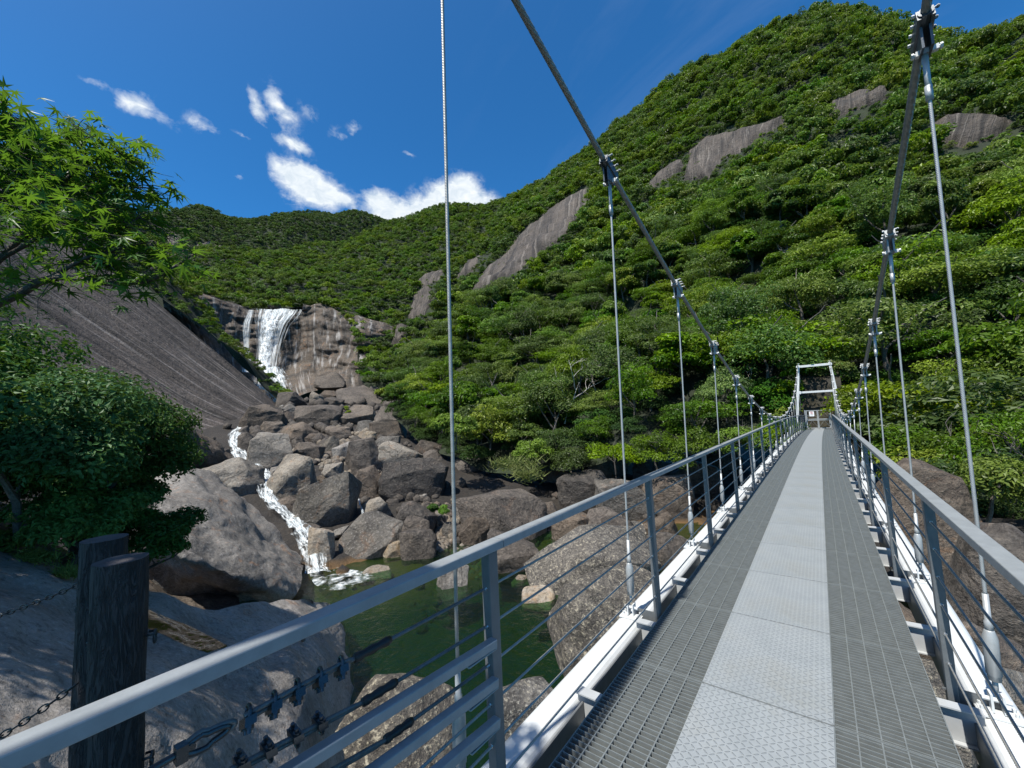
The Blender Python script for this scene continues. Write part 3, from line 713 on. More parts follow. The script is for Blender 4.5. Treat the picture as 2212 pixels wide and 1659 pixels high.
# small fill between the named ones
rg = random.Random(5); sm = [rock_mesh('boulder', 300+i, (1, .9, .7), (GB, GB, GB, GG)[i % 4], 1., 2, 11) for i in range(10)]
fill = []
tries = 0
while len(fill) < 75 and tries < 4000:
    tries += 1
    u, v = rg.uniform(500, 1180), rg.uniform(850, 1260)
    lo = 560+(v-850)*.28 if v < 1000 else 560+(v-1000)*.62
    hi = 850+(v-850)*.62
    if not (lo < u < hi+60) or v < 872: continue
    p, r = on_ground(u, v)
    if p[2] < WATER+.1 or any((p[0]-a)**2+(p[1]-b)**2 < .9 for a, b in fill): continue
    fill.append((p[0], p[1]))
    o = link('boulder', sm[rg.randrange(10)], loc=p+np.array([0, 0, .15])); s = rg.uniform(.5, 1.6)*(.6+r/110)
    o.scale = (s*rg.uniform(.8, 1.4), s, s*rg.uniform(.6, 1.)); o.rotation_euler = (rg.uniform(-.3, .3), rg.uniform(-.3, .3), rg.uniform(0, 6.3))
    tag(o, 'small angular granite block filling a gap between the big boulders', 'boulder', 'small blocks in the boulder field')
# pale pebbles: nobody could count them
def scatter_pebbles(areas, name, label, size, mat, per):
    rg = np.random.default_rng(3); base = []
    bm = bmesh.new(); bmesh.ops.create_icosphere(bm, subdivisions=1, radius=1)
    bv = np.array([v.co for v in bm.verts]); bf = np.array([[v.index for v in f.verts] for f in bm.faces]); bm.free()
    V, F = [], []; n = 0
    for (u, v, du, dv) in areas:
        for _ in range(per):
            a, b = rg.normal(0, .45, 2)
            p, r = on_ground(u+a*du, v+b*dv); s = rg.uniform(.4, 1.3)*size*(r/28)
            V.append(bv*s*rg.uniform(.6, 1.2, 3)*(1+rg.uniform(-.12, .12, (len(bv), 1)))+p+np.array([0, 0, s*.4])); F.append(bf+n); n += len(bv)
    return tag(link(name, mesh_np(name, np.concatenate(V), np.concatenate(F), mat, True)), label, 'pebbles', kind='stuff')
scatter_pebbles([z6(1330, 150, 220, 90), z6(640, 60, 120, 130), z6(640, 230, 60, 60), z6(820, 345, 160, 90), (955, 1140, 60, 60), (815, 1010, 60, 40), (690, 990, 60, 30), (760, 960, 60, 40)], 'pebbles', 'pale pebbles and cobbles washed up between the boulders', .24, GP, 110)
for k, q in enumerate([(622, 1092, 40, 32), (650, 1128, 40, 32), (672, 1150, 36, 30)]):
    boulder(*q, (GB, GG, GB)[k % 3], 'dark wet rock lodged between the white stream and the big boulders', group='wet rocks beside the stream', seed=501+k, ang=.5)
BL2 = [(1265, 1075, 110, 90), (1350, 1090, 120, 90), (1440, 1080, 110, 80), (1240, 1150, 90, 70), (1320, 1010, 90, 60), (1500, 1040, 100, 70), (1410, 1020, 80, 50), (1210, 1020, 80, 60), (1010, 1000, 60, 40), (1330, 1160, 90, 70), (1560, 1000, 80, 60)]
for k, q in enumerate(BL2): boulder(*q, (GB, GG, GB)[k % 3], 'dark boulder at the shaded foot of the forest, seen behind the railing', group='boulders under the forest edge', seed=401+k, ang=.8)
scatter_pebbles([(620, 930, 200, 40), (760, 900, 200, 50), (800, 980, 150, 80), (1000, 1150, 200, 60), (1250, 1120, 250, 60), (900, 1080, 100, 80)], 'rubble', 'dark broken rubble in the gaps of the boulder field', .38, GB, 60)

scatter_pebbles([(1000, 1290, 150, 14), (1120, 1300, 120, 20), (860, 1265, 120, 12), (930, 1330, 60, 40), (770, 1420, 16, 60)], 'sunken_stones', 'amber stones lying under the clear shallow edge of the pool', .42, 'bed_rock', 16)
# white water
def gz(u, v, lift=.5): return on_ground(u, v, lift)[0]
def s5(x, y, w): 
    q = z5(x, y, w, 0); return (q[0], q[1], q[2])
stream_pts = [s5(520, 455, 55), s5(455, 520, 60), s5(440, 580, 55), s5(475, 650, 60), s5(500, 690, 110), s5(590, 765, 90), s5(650, 820, 80), s5(700, 860, 80), s5(705, 940, 80), s5(715, 1010, 75), s5(770, 1080, 80), s5(850, 1150, 80), s5(930, 1215, 90), s5(985, 1290, 110), s5(1030, 1370, 105), s5(1070, 1460, 100), s5(1095, 1560, 90), s5(1110, 1620, 110)]
sp = []
for u, v, w in stream_pts:
    f = 1.1
    sp.append((gz(u-w*f, v, .75), gz(u+w*f, v, .75)))
ribbon('stream', sp, 'foam_stream', None, None, 140, 10, kind='structure')
sp = [(gz(u-w/2, v, .55), gz(u+w/2, v, .55)) for u, v, w in (s5(1410, 985, 18), s5(1435, 1050, 22), s5(1455, 1120, 26), s5(1480, 1190, 40), s5(1510, 1225, 60))]
ribbon('side_cascade', sp, 'foam_stream', 'thin white side cascade slipping between two round boulders', 'cascade', 30, 4)
def disc(name, pts, mat, label, z, kind=None):
    c = np.mean([Pz(u, v, z) for u, v in pts], 0); ring = [Pz(u, v, z) for u, v in pts]; ring.append(ring[0])
    R = cr_row(ring, 60); g = np.array([[c+(p-c)*k/8 for k in range(9)] for p in R])
    for a in g.reshape(-1, 3): a[2] += .03*fbm(a, 3, 1.3)
    me = grid_mesh(name, g, mat)
    uvl = me.uv_layers.active.data
    for lp, d in zip(me.loops, uvl):
        q = me.vertices[lp.vertex_index].co; d.uv = ((q.x-c[0])*.12+.5, (q.y-c[1])*.12+.5)
    return tag(link(name, me), label, 'foam' if label else None, kind=kind)
disc('foam', [(665, 1228), (700, 1220), (740, 1228), (800, 1238), (812, 1250), (770, 1268), (720, 1275), (680, 1262)], 'foam_pool', 'white foam spreading where the chute enters the pool', WATER+.05, 'stuff')

# ---------------------------------------------------------------- vegetation
def leaf_quads(P0, D, S, rng, wid=.5):
    """P0 centres, D outward directions, S lengths -> verts (n*4), faces"""
    n = len(P0); N = D+rng.normal(0, .45, (n, 3)); N[:, 2] += .45; N /= np.linalg.norm(N, axis=1, keepdims=True)
    A = np.cross(N, rng.normal(0, 1, (n, 3))); A /= np.linalg.norm(A, axis=1, keepdims=True); B = np.cross(N, A)
    S = S[:, None]; fold = N*S*.12
    V = np.stack([P0-A*S*.5, P0+B*S*wid*.5+fold, P0+A*S*.5-fold*.5, P0-B*S*wid*.5+fold], 1).reshape(-1, 3)
    F = np.arange(n*4).reshape(n, 4); return V, F
def crown_mesh(name, seed, R, Hc, ncl, nl, leaf, mat, z0=0., flat=.65, solid=.82):
    rng = np.random.default_rng(seed); V = []; Tn = []
    per = nl//ncl; F = []; n = 0; Ps = []; Ds = []
    for k in range(ncl):
        d = rng.normal(0, 1, 3); d[2] = abs(d[2])*.9-.12; d /= np.linalg.norm(d)
        rr = rng.uniform(.45, .8); c = np.array([d[0]*R*rr, d[1]*R*rr, z0+Hc*.32+d[2]*Hc*.58*rr*1.1]); cr = R*rng.uniform(.24, .42)
        q = rng.normal(0, 1, (per, 3)); q[:, 2] = np.abs(q[:, 2])*1.1-.35; q /= np.linalg.norm(q, axis=1, keepdims=True)
        rad = cr*rng.uniform(solid, 1.08, (per, 1))*(1+.18*np.sin(q[:, :1]*9+k)*np.cos(q[:, 1:2]*8))
        p = c+q*rad*np.array([1, 1, flat]); Ps.append(p); Ds.append(q)
        Tn.append(np.clip(rng.uniform(0, 1)*.7+rng.uniform(0, .35, per), 0, 1))
    Ps = np.concatenate(Ps); Ds = np.concatenate(Ds); tone = np.concatenate(Tn)
    V, F = leaf_quads(Ps, Ds, leaf*rng.uniform(.6, 1.35, len(Ps)), rng)
    return mesh_np(name, V, F, mat, False, tone=np.repeat(tone, 4))
def limb_mesh(name, seed, h, r, spread, nb, mat='bark', sub=3):
    rg = random.Random(seed); m = MB()
    def br(p, d, l, r, lev):
        pts = [p]; q = np.array(p, float); dd = np.array(d, float); k = 5
        for i in range(k):
            dd = unit(dd+np.array([rg.gauss(0, .16), rg.gauss(0, .16), rg.gauss(0, .1)+.05])); q = q+dd*l/k; pts.append(q)
        m.tube(pts, [r*(1-.14*i) for i in range(k+1)], 6 if lev < 2 else 4)
        if lev < sub:
            for _ in range(nb):
                i = rg.randint(2, k); a = rg.uniform(0, 6.28)
                br(pts[i], unit(dd*.8+np.array([math.cos(a), math.sin(a), rg.uniform(-.1, .5)])*spread), l*rg.uniform(.45, .7), r*.5, lev+1)
    br(np.array([0, 0, -.6]), (0, 0, 1), h, r, 0)
    me = bpy.data.meshes.new(name); me.from_pydata(m.v, [], m.f); me.materials.append(MAT[mat]); me.update(); return me
crowns = [crown_mesh('crown', 10+i, (3.3, 2.8, 3.6, 2.4, 3.3, 3.9, 2.2)[i], (5.2, 6.2, 4.4, 6.8, 5., 4.6, 5.2)[i], (22, 30, 34, 18, 26, 40, 14)[i], 4800, (.26, .22, .24, .30, .20, .24, .34)[i], 'leaf_forest', 1.2, flat=(.45, .65, .32, .9, .5, .28, .8)[i]) for i in range(7)]
trunks = [limb_mesh('trunk', 20+i, 4.6, .16, .9, 3, sub=1) for i in range(3)]
farc = [crown_mesh('crown', 40+i, 3.0, 4.6, 9, 620, .55, 'leaf_forest', .4) for i in range(5)]
farm = [crown_mesh('crown', 50+i, 3.6, 5.0, 8, 260, 1.0, 'leaf_far', .2) for i in range(4)]

on_patch('rock_pool', densify(gA, 4), PUD, 'brown_water', 'shallow rusty brown puddle lying in a trough of the bank rock', 'puddle')
OUT = [
 ('N', 'M', [(1008, 652), (1035, 600), (1070, 565), (1130, 503), (1200, 443), (1270, 404), (1284, 420), (1256, 452), (1225, 505), (1160, 555), (1100, 598), (1060, 625)], 'outcrop_rock', 'long streaked granite slab high on the slope, behind the near suspender', 8),
 ('M', 'N', [(880, 690), (895, 640), (925, 612), (938, 640), (918, 680)], 'outcrop_rock', 'lowest of the broken brown crags left of the near suspender', 4),
 ('M', 'N', [(902, 608), (930, 590), (960, 582), (950, 605), (915, 622)], 'outcrop_rock', 'small light edged crag between bushes left of the near suspender', 4),
 ('M', 'N', [(985, 600), (1010, 565), (1072, 536), (1060, 560), (1020, 592)], 'outcrop_rock', 'uppermost of the broken brown crags, just right of the near suspender', 4),
 ('N', 'N', [(1476, 392), (1490, 330), (1520, 300), (1600, 282), (1650, 268), (1700, 250), (1712, 262), (1650, 292), (1615, 320), (1560, 345), (1530, 388)], 'outcrop_rock', 'bare brown crag in the middle of the mountain, right of the cable', 8),
 ('N', 'N', [(1788, 248), (1800, 225), (1850, 205), (1912, 190), (1918, 212), (1860, 235), (1800, 256)], 'outcrop_rock', 'light grey crag high up near the summit trees', 5),
 ('N', 'N', [(2015, 268), (2060, 252), (2120, 252), (2190, 262), (2140, 300), (2085, 322), (2018, 304)], 'outcrop_rock', 'bare rock face at the right edge behind the right suspender', 8),
 ('N', 'N', [(1395, 405), (1430, 368), (1472, 345), (1480, 365), (1430, 392), (1405, 415)], 'outcrop_rock', 'small overhanging crag above the clamp of the left cable', 5),
 ('M', 'M', [(846, 745), (862, 700), (880, 705), (872, 735)], 'outcrop_rock', 'small brown crag on the valley slope', 3),
 ('F', 'F', [(350, 512), (372, 500), (392, 520), (375, 535)], 'pink_rock', 'small grey rock patch at the left of the far mountain', 5),
 ('F', 'F', [(425, 530), (450, 520), (490, 540), (500, 560), (470, 560), (440, 548)], 'pink_rock', 'pale rock patch on the far mountain, left one', 5),
 ('F', 'F', [(535, 580), (560, 545), (590, 540), (622, 568), (600, 580)], 'pink_rock', 'pale pink rock face on the far mountain above the waterfall', 6)]
GR = dict(N=gN, M=gM, F=gF)
DEN = {k: densify(v, 4) for k, v in GR.items()}
for ga, gb, poly, mt, lab, soft in OUT:
    g = DEN[ga].copy(); q = proj(g); ins = inside(poly, q); ed = edge_dist(poly, q)
    w = np.where(ins, ed, -ed); sel = w > -3
    jj, ii = np.where(sel)
    if len(jj) < 6: print('no outcrop', lab); continue
    j0, j1, i0, i1 = max(jj.min()-1, 0), jj.max()+2, max(ii.min()-1, 0), ii.max()+2
    sub = g[j0:j1, i0:i1].copy(); ww = w[j0:j1, i0:i1]
    du = np.gradient(sub, axis=1); dv = np.gradient(sub, axis=0); N = np.cross(du, dv); N /= np.linalg.norm(N, axis=2, keepdims=True)
    tocam = EYE-sub; sg = np.sign((N*tocam).sum(-1, keepdims=True)); N = N*sg
    lift = np.clip(ww/soft, -1, 1)*1.5+.2
    for j in range(sub.shape[0]):
        for i in range(sub.shape[1]): sub[j, i] += N[j, i]*(lift[j, i]+1.1*fbm(sub[j, i], 4, .12))
    o = link('rock_outcrop', grid_mesh('rock_outcrop', sub, mt, mask=(ww > -3)))
    tag(o, lab, 'rock outcrop')

def sample_surface(g, spacing, seed):
    rng = np.random.default_rng(seed); A = g[:-1, :-1].reshape(-1, 3); B = g[:-1, 1:].reshape(-1, 3); C = g[1:, :-1].reshape(-1, 3); D = g[1:, 1:].reshape(-1, 3)
    ar = .5*(np.linalg.norm(np.cross(B-A, C-A), axis=1)+np.linalg.norm(np.cross(B-D, C-D), axis=1))
    n = int(ar.sum()/(spacing**2)*2.6); idx = rng.choice(len(A), n, p=ar/ar.sum()); s, t = rng.uniform(0, 1, (2, n, 1))
    p = A[idx]*(1-s)*(1-t)+B[idx]*s*(1-t)+C[idx]*(1-s)*t+D[idx]*s*t
    cell = {}; keep = []
    for k, q in enumerate(p):
        key = (int(q[0]//spacing), int(q[1]//spacing), int(q[2]//spacing)); ok = True
        for dx in (-1, 0, 1):
            for dy in (-1, 0, 1):
                for dz in (-1, 0, 1):
                    for m in cell.get((key[0]+dx, key[1]+dy, key[2]+dz), ()):
                        if ((p[m]-q)**2).sum() < spacing**2: ok = False; break
                    if not ok: break
                if not ok: break
            if not ok: break
        if ok: cell.setdefault(key, []).append(k); keep.append(k)
    return p[keep]
def filt(p, hgt, polys):
    q = proj(p); q2 = proj(p+np.array([0, 0, hgt])); q3 = proj(p+np.array([0, 0, hgt*.5])); q4 = proj(p+np.array([0, 0, hgt*1.5])); bad = np.zeros(len(p), bool)
    for po in polys: bad |= inside(po, q) | inside(po, q2) | inside(po, q3) | inside(po, q4)
    vis = (q[:, 0] > -260) & (q[:, 0] < 2560) & (q[:, 1] > -200)
    return p[vis & ~bad]
allp = [o[2] for o in OUT]
pN = filt(sample_surface(gN[:-14], 3.5, 1), 4., [o[2] for o in OUT if o[0] != 'F'])
pM = filt(sample_surface(gM[:-10], 4.2, 2), 3.5, [o[2] for o in OUT if o[0] != 'F'])
pF = filt(sample_surface(gF[:-10], 4.7, 3), 3., [o[2] for o in OUT if o[0] == 'F'])
pL = filt(sample_surface(gL, 3.6, 4), 3.5, [])
# the retaining wall and the landing behind the far tower stay clear
dN = np.linalg.norm(pN[:, :2], axis=1)
clear = (np.abs(pN[:, 0]) < 2.7) & (pN[:, 1] < 45)
pN = pN[~clear]; dN = dN[~clear]
order = np.argsort(dN); near, rest = pN[order[:300]], pN[order[300:]]
rg = random.Random(9)
tone_lab = 'broad leaved evergreen tree in the dense forest on the slope across the river'
for k, p in enumerate(near):
    s = rg.choice((.75, .95, 1.1, 1.25, 1.5))*rg.uniform(.9, 1.1)
    t = empty('forest_tree', p, tone_lab, 'tree', 'evergreen trees covering the slope across the river')
    t.rotation_euler = (rg.uniform(-.1, .1), rg.uniform(-.1, .1), rg.uniform(0, 6.28)); t.scale = (s*rg.uniform(.9, 1.2), s*rg.uniform(.9, 1.2), s*rg.uniform(.8, 1.15))
    link('crown', crowns[rg.randrange(7)], t); link('trunk', trunks[rg.randrange(3)], t)
def instancer(name, pts, meshes, label, smin, smax, seed, extra=None):
    rng = np.random.default_rng(seed); n = len(pts); me = bpy.data.meshes.new(name); me.vertices.add(n)
    me.vertices.foreach_set('co', pts.astype(np.float32).ravel())
    def at(nm, ty, arr, key='value'):
        a = me.attributes.new(nm, ty, 'POINT'); a.data.foreach_set(key, arr.ravel())
    at('rot', 'FLOAT_VECTOR', np.stack([rng.uniform(-.12, .12, n), rng.uniform(-.12, .12, n), rng.uniform(0, 6.28, n)], -1).astype(np.float32), 'vector')
    s = rng.uniform(smin, smax, (n, 1))*rng.uniform(.85, 1.15, (n, 3))
    if extra is not None: s = s*extra[:, None]
    at('scl', 'FLOAT_VECTOR', s.astype(np.float32), 'vector'); at('idx', 'INT', rng.integers(0, len(meshes), n).astype(np.int32))
    o = link(name, me); tag(o, label, 'forest', kind='stuff')
    tc = bpy.data.collections.new(name+'_kinds')
    for k, m in enumerate(meshes): tc.objects.link(bpy.data.objects.new('%s_kind_%02d' % (name, k), m))
    gn = bpy.data.node_groups.new(name, 'GeometryNodeTree'); gn.interface.new_socket('Geometry', in_out='INPUT', socket_type='NodeSocketGeometry'); gn.interface.new_socket('Geometry', in_out='OUTPUT', socket_type='NodeSocketGeometry')
    N, L = gn.nodes, gn.links; gi = N.new('NodeGroupInput'); go = N.new('NodeGroupOutput'); ip = N.new('GeometryNodeInstanceOnPoints'); m2p = N.new('GeometryNodeMeshToPoints')
    ci = N.new('GeometryNodeCollectionInfo'); ci.inputs['Collection'].default_value = tc; ci.inputs['Separate Children'].default_value = True; ci.inputs['Reset Children'].default_value = True
    def att(nm, ty):
        a = N.new('GeometryNodeInputNamedAttribute'); a.data_type = ty; a.inputs['Name'].default_value = nm; return a.outputs['Attribute']
    L.new(gi.outputs[0], m2p.inputs[0]); L.new(m2p.outputs[0], ip.inputs['Points']); L.new(ci.outputs[0], ip.inputs['Instance']); ip.inputs['Pick Instance'].default_value = True
    L.new(att('idx', 'INT'), ip.inputs['Instance Index']); L.new(att('scl', 'FLOAT_VECTOR'), ip.inputs['Scale'])
    er = N.new('FunctionNodeEulerToRotation'); L.new(att('rot', 'FLOAT_VECTOR'), er.inputs[0]); L.new(er.outputs[0], ip.inputs['Rotation']); L.new(ip.outputs[0], go.inputs[0])
    o.modifiers.new('scatter', 'NODES').node_group = gn; return o
dr = np.linalg.norm(rest[:, :2], axis=1)
instancer('upper_forest', rest[dr < 110], crowns, 'wooded middle of the mountain slope across the river', .75, 1.6, 1)
uN = filt(sample_surface(gN[:70], 2.9, 11), 1.5, [o[2] for o in OUT if o[0] != 'F']); uN = uN[~((np.abs(uN[:, 0]) < 2.2) & (uN[:, 1] < 43))]; uN[:, 2] -= .8
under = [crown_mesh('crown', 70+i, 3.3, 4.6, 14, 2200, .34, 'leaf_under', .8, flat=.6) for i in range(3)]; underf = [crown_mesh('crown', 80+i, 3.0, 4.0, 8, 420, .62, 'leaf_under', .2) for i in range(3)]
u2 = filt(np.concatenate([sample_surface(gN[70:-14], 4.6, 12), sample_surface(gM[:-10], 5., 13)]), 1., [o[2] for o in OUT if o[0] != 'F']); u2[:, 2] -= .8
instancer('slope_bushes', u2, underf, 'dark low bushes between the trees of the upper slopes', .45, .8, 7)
_e = sample_surface(gN[:-14], 2.3, 31); _q = proj(_e); _k = np.zeros(len(_e), bool)
for o_ in OUT[:9]:
    if 'N' in o_[:2]: _k |= (edge_dist(o_[2], _q) < 34) & ~inside(o_[2], _q)
_e2 = sample_surface(gM[:-10], 2.6, 32); _q2 = proj(_e2); _k2 = np.zeros(len(_e2), bool)
for o_ in OUT[:9]: _k2 |= (edge_dist(o_[2], _q2) < 26) & ~inside(o_[2], _q2)
_e = np.concatenate([_e[_k], _e2[_k2]]); _e[:, 2] -= .3
instancer('ledge_bushes', _e, farc, 'low green bushes fringing the bare rock outcrops', .28, .5, 8)
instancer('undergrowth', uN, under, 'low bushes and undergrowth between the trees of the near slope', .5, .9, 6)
instancer('summit_forest', rest[dr >= 110], farc, 'evergreen forest running up to the mountain ridge', .75, 1.75, 2)
instancer('valley_forest', pM, farc, 'dense forest on the valley side beside and above the waterfall', .8, 1.6, 3)
instancer('far_forest', pF, farm, 'forest covering the far mountain', .9, 1.5, 4)
instancer('hill_forest', pL, farc, 'dark trees along the upper edge of the granite slab', .45, .85, 5)
print('trees', len(near), len(rest), len(pM), len(pF), len(pL))

# bare pale trees
for k, (u, v, r, s, lab) in enumerate([(1222, 905, 50, 5.5, 'bare white forked tree above the river, left of the second suspender'), (1300, 870, 53, 4.5, 'bare pale tree with fine upward twigs among the dark crowns'), (1722, 585, 75, 4.5, 'bleached bare crown in the middle of the slope above the far tower'),
        (1590, 880, 46, 3., 'thin pale bare stems among the crowns left of the far tower'), (2010, 905, 47, 3.2, 'bare twisted branches right of the right cable'), (1420, 620, 92, 4., 'bare crown in the middle of the slope between two suspenders'),
        (1830, 760, 50, 3.0, 'thin bare branches beside the far tower'), (1120, 910, 56, 3, 'leaning bare trunk low in the forest edge')]):
    o = link('dead_tree', limb_mesh('dead_tree', 60+k, s, .09*s/4, .9, 3, 'dead_wood', 3), loc=P(u, v, r)); o.rotation_euler = (0, .25*(-1)**k, k*1.3)
    tag(o, lab, 'bare tree')

# near shrubs on the left bank
def shrub(u, v, r, R, Hc, seed, n, leaf, label, mat='leaf_bush', ncl=26):
    t = empty('shrub', P(u, v, r), label, 'shrub'); link('crown', crown_mesh('crown', seed, R, Hc, ncl, n, leaf, mat, 0., .7, .7), t)
    o = link('trunk', limb_mesh('trunk', seed, Hc*.7, .09, .9, 3, sub=2), t)
    return t
shrub(150, 1160, 15.0, 2.5, 4.7, 71, 46000, .12, 'dense glossy leaved shrub on the left bank in front of the granite slab')
shrub(30, 1150, 13.0, 2.6, 4.3, 72, 36000, .115, 'dark green shrub at the left edge, next to the larger glossy one')
shrub(232, 1175, 15.5, 1.4, 3.6, 73, 24000, .12, 'rightmost lobe of shrubbery hanging over the dark hollow', ncl=20)
shrub(-20, 1020, 18, 2.3, 3.2, 74, 24000, .13, 'shrub crown rising against the streaked slab', ncl=18)
shrub(-120, 1080, 15, 2.9, 4.4, 75, 20000, .14, 'shrub partly cut by the left edge of the picture')
shrub(300, 1230, 14.2, 1.3, 1.8, 76, 12000, .11, 'low shade dark shrub behind the two bark textured posts', ncl=14)
shrub(150, 1215, 13.0, 1.3, 1.6, 80, 12000, .11, 'low foliage under the glossy shrub, above the bank rock', ncl=14)
for k_, (u_, v_, r_, R_) in enumerate([(1240, 1010, 40, 2.4), (1330, 1000, 38, 2.6), (1420, 990, 37, 2.4), (1510, 985, 37, 2.6), (1600, 975, 37, 2.3), (1690, 960, 38, 2.2), (1150, 985, 42, 2.2), (1960, 1010, 34, 2.4), (2040, 1060, 31, 2.6), (2130, 1080, 29, 2.6), (2230, 1110, 27, 2.6), (2340, 1140, 26, 2.6), (2080, 1000, 33, 2.6), (2190, 1020, 31, 2.8)]):
    shrub(u_, v_+20, r_, R_, R_*1.35, 130+k_, 3800, .2, 'broad leaved bush of the forest edge hanging over the river bank', 'leaf_forest', 14)['group'] = 'bushes along the forest edge'
shrub(985, 960, 44, 2.6, 4.2, 77, 6500, .24, 'yellow green bush at the right edge of the boulder field', 'leaf_forest', 16)
shrub(945, 1120, 33, 1.0, 1.3, 78, 2500, .14, 'little green bush growing between boulders near the suspender', 'leaf_forest', 8)
shrub(750, 905, 100, 1.2, 3.5, 79, 900, .3, 'small sapling on top of the upper boulders', 'leaf_forest', 6)
for k, (x, y, z, R_) in enumerate(((-2.1, 41.8, 2.4, 1.5), (2.2, 41.4, 1.5, 1.6), (1.1, 43., 3.7, 1.6), (-1., 43.4, 3.9, 1.7), (2.7, 40.8, -.6, 1.6), (-2.7, 41, .3, 1.6))):
    t_ = empty('shrub', (x, y, z), ('bush at the %s of the retaining wall behind the far tower' % ('left top', 'right middle', 'upper right edge', 'upper left edge', 'lower right', 'lower left')[k]), 'shrub')
    link('crown', crown_mesh('crown', 120+k, R_, R_*1.3, 9, 1800, .2, 'leaf_forest', -.3, .7, .6), t_)
def grass(areas, name, label, L, per, on=None):
    rng = np.random.default_rng(8); Ps = []; D = []
    for (u, v, r, su, sv) in areas:
        for _ in range(per):
            a, b = rng.normal(0, .5, 2); p = P(u+a*su, v+b*sv, r+rng.normal(0, .15)); Ps.append(p); D.append(unit([rng.normal(0, .6), rng.normal(0, .6), .5]))
    Ps = np.array(Ps); D = np.array(D); n = len(Ps); w = np.cross(D, rng.normal(0, 1, (n, 3))); w /= np.linalg.norm(w, axis=1, keepdims=True); l = L*rng.uniform(.5, 1.3, (n, 1))
    V = np.stack([Ps-w*l*.05, Ps+w*l*.05, Ps+D*l+np.array([0, 0, 0])], 1).reshape(-1, 3)
    return tag(link(name, mesh_np(name, V, np.arange(3*n).reshape(n, 3), 'leaf_grass', False, tone=rng.uniform(0, 1, 3*n))), label, 'grass', kind='stuff')
grass([(10, 1165, 13.2, 30, 12), (80, 1205, 12.4, 60, 16), (150, 1240, 11.9, 30, 10)], 'grass', 'short bright grass growing in the joints of the left bank rock', .16, 700)
grass([(1125, 1010, 36, 40, 16), (1140, 1030, 35, 30, 12), (1090, 1005, 37, 30, 10)], 'fern_grass', 'yellow green fern tuft on the massive reddish boulder', .9, 260)

# maple reaching in from the left
def maple():
    rng = np.random.default_rng(21); rg = random.Random(21)
    root = empty('maple_tree', (-6.2, -2.4, -2.0), 'maple tree with star shaped leaves reaching in from the upper left', 'tree'); ro = np.array(root.location)
    star = []
    for k, (a, l) in enumerate([(-2.3, .45), (-1.9, .16), (-1.45, .75), (-1.05, .22), (-.6, .95), (-.3, .3), (0, 1.1), (.3, .3), (.6, .95), (1.05, .22), (1.45, .75), (1.9, .16), (2.3, .45)]):
        star.append((math.sin(a)*l, math.cos(a)*l, -.12*l*l))
    star = np.array([(0, 0, 0)]+star); ns = len(star)
    tri = np.array([(0, i, i+1) for i in range(1, ns-1)])
    wood = MB(); tw = []
    def seg(pts, r0, r1):
        c = cr_row([P(*q)-ro for q in pts], 14); wood.tube(c, list(np.linspace(r0, r1, len(c))), 6); return c
    main = [[(-500, 900, 5.2), (-200, 720, 4.6), (0, 560, 4.2), (80, 470, 4.0), (150, 380, 3.9), (180, 300, 3.8)],
            [(-300, 760, 4.8), (0, 655, 4.0), (110, 600, 3.7), (230, 612, 3.5), (320, 606, 3.4), (370, 580, 3.3), (420, 548, 3.3)],
            [(-200, 560, 4.6), (0, 420, 4.3), (90, 330, 4.2), (160, 290, 4.1)],
            [(-200, 500, 4.4), (-20, 300, 4.3), (10, 230, 4.2)],
            [(0, 560, 4.2), (110, 500, 3.9), (200, 450, 3.8), (250, 410, 3.7), (280, 400, 3.7)],
            [(50, 520, 4.1), (180, 520, 3.7), (250, 500, 3.6), (300, 470, 3.6)],
            [(110, 600, 3.7), (180, 560, 3.6), (250, 540, 3.5), (330, 520, 3.4)],
            [(60, 480, 4.0), (130, 400, 3.9), (210, 335, 3.8), (265, 345, 3.7)],
            [(-200, 620, 4.7), (-60, 480, 4.6), (20, 370, 4.5), (60, 300, 4.4)]]
    for b, pts in enumerate(main):
        c = seg(pts, .03 if b < 2 else .014, .004)
        for k in range(3, len(c)):
            for _ in range({1: 2, 6: 2, 5: 3}.get(b, 4)):
                a = rng.normal(0, 1, 3)*np.array([1, 1, .45]); L = rng.uniform(.06, .30); e = c[k]+unit(a)*L; tw.append((c[k], e))
    # a second tier so that the mass reads dense
    tips = []
    for a, e in tw:
        mid = (a+e)/2+np.array([0, 0, .02]); wood.tube([a, mid, e], [.004, .003, .0018], 4); tips += [e, mid]
        for _ in range(1):
            f = e+unit(rng.normal(0, 1, 3)*np.array([1, 1, .4]))*rng.uniform(.06, .2); wood.tube([e, f], [.002, .0012], 3); tips.append(f)
    V = []; Tn = []
    for tp in tips:
        for _ in range(2):
            s = rng.uniform(.055, .105); n = unit(rng.normal(0, .45, 3)+np.array([0, 0, .9])); d = rng.normal(0, 1, 3); d = unit(d-n*(d@n)); d = unit(d+np.array([0, 0, -.35])); sd = unit(np.cross(d, n)); n = np.cross(sd, d)
            p0 = tp+rng.normal(0, .035, 3); V.append(p0+star[:, :1]*sd*s+star[:, 1:2]*d*s+star[:, 2:]*n*s); Tn.append(np.full(ns, rng.uniform(0, 1)))
    V = np.concatenate(V); nl = len(V)//ns; F = np.concatenate([tri+i*ns for i in range(nl)])
    me = mesh_np('foliage', V, F, 'leaf_maple', False, tone=np.concatenate(Tn)); link('foliage', me, root)
    wood.build('branches', 'bark', root, smooth=True)
    tk = MB(); tk.tube([np.array([0, 0, -1.5]), np.array([.05, 0, .8]), P(-500, 900, 5.2)-ro, P(-350, 790, 4.9)-ro], [.12, .1, .04, .02], 10); tk.build('trunk', 'bark', root, smooth=True)
    print('maple leaves', nl)
maple()
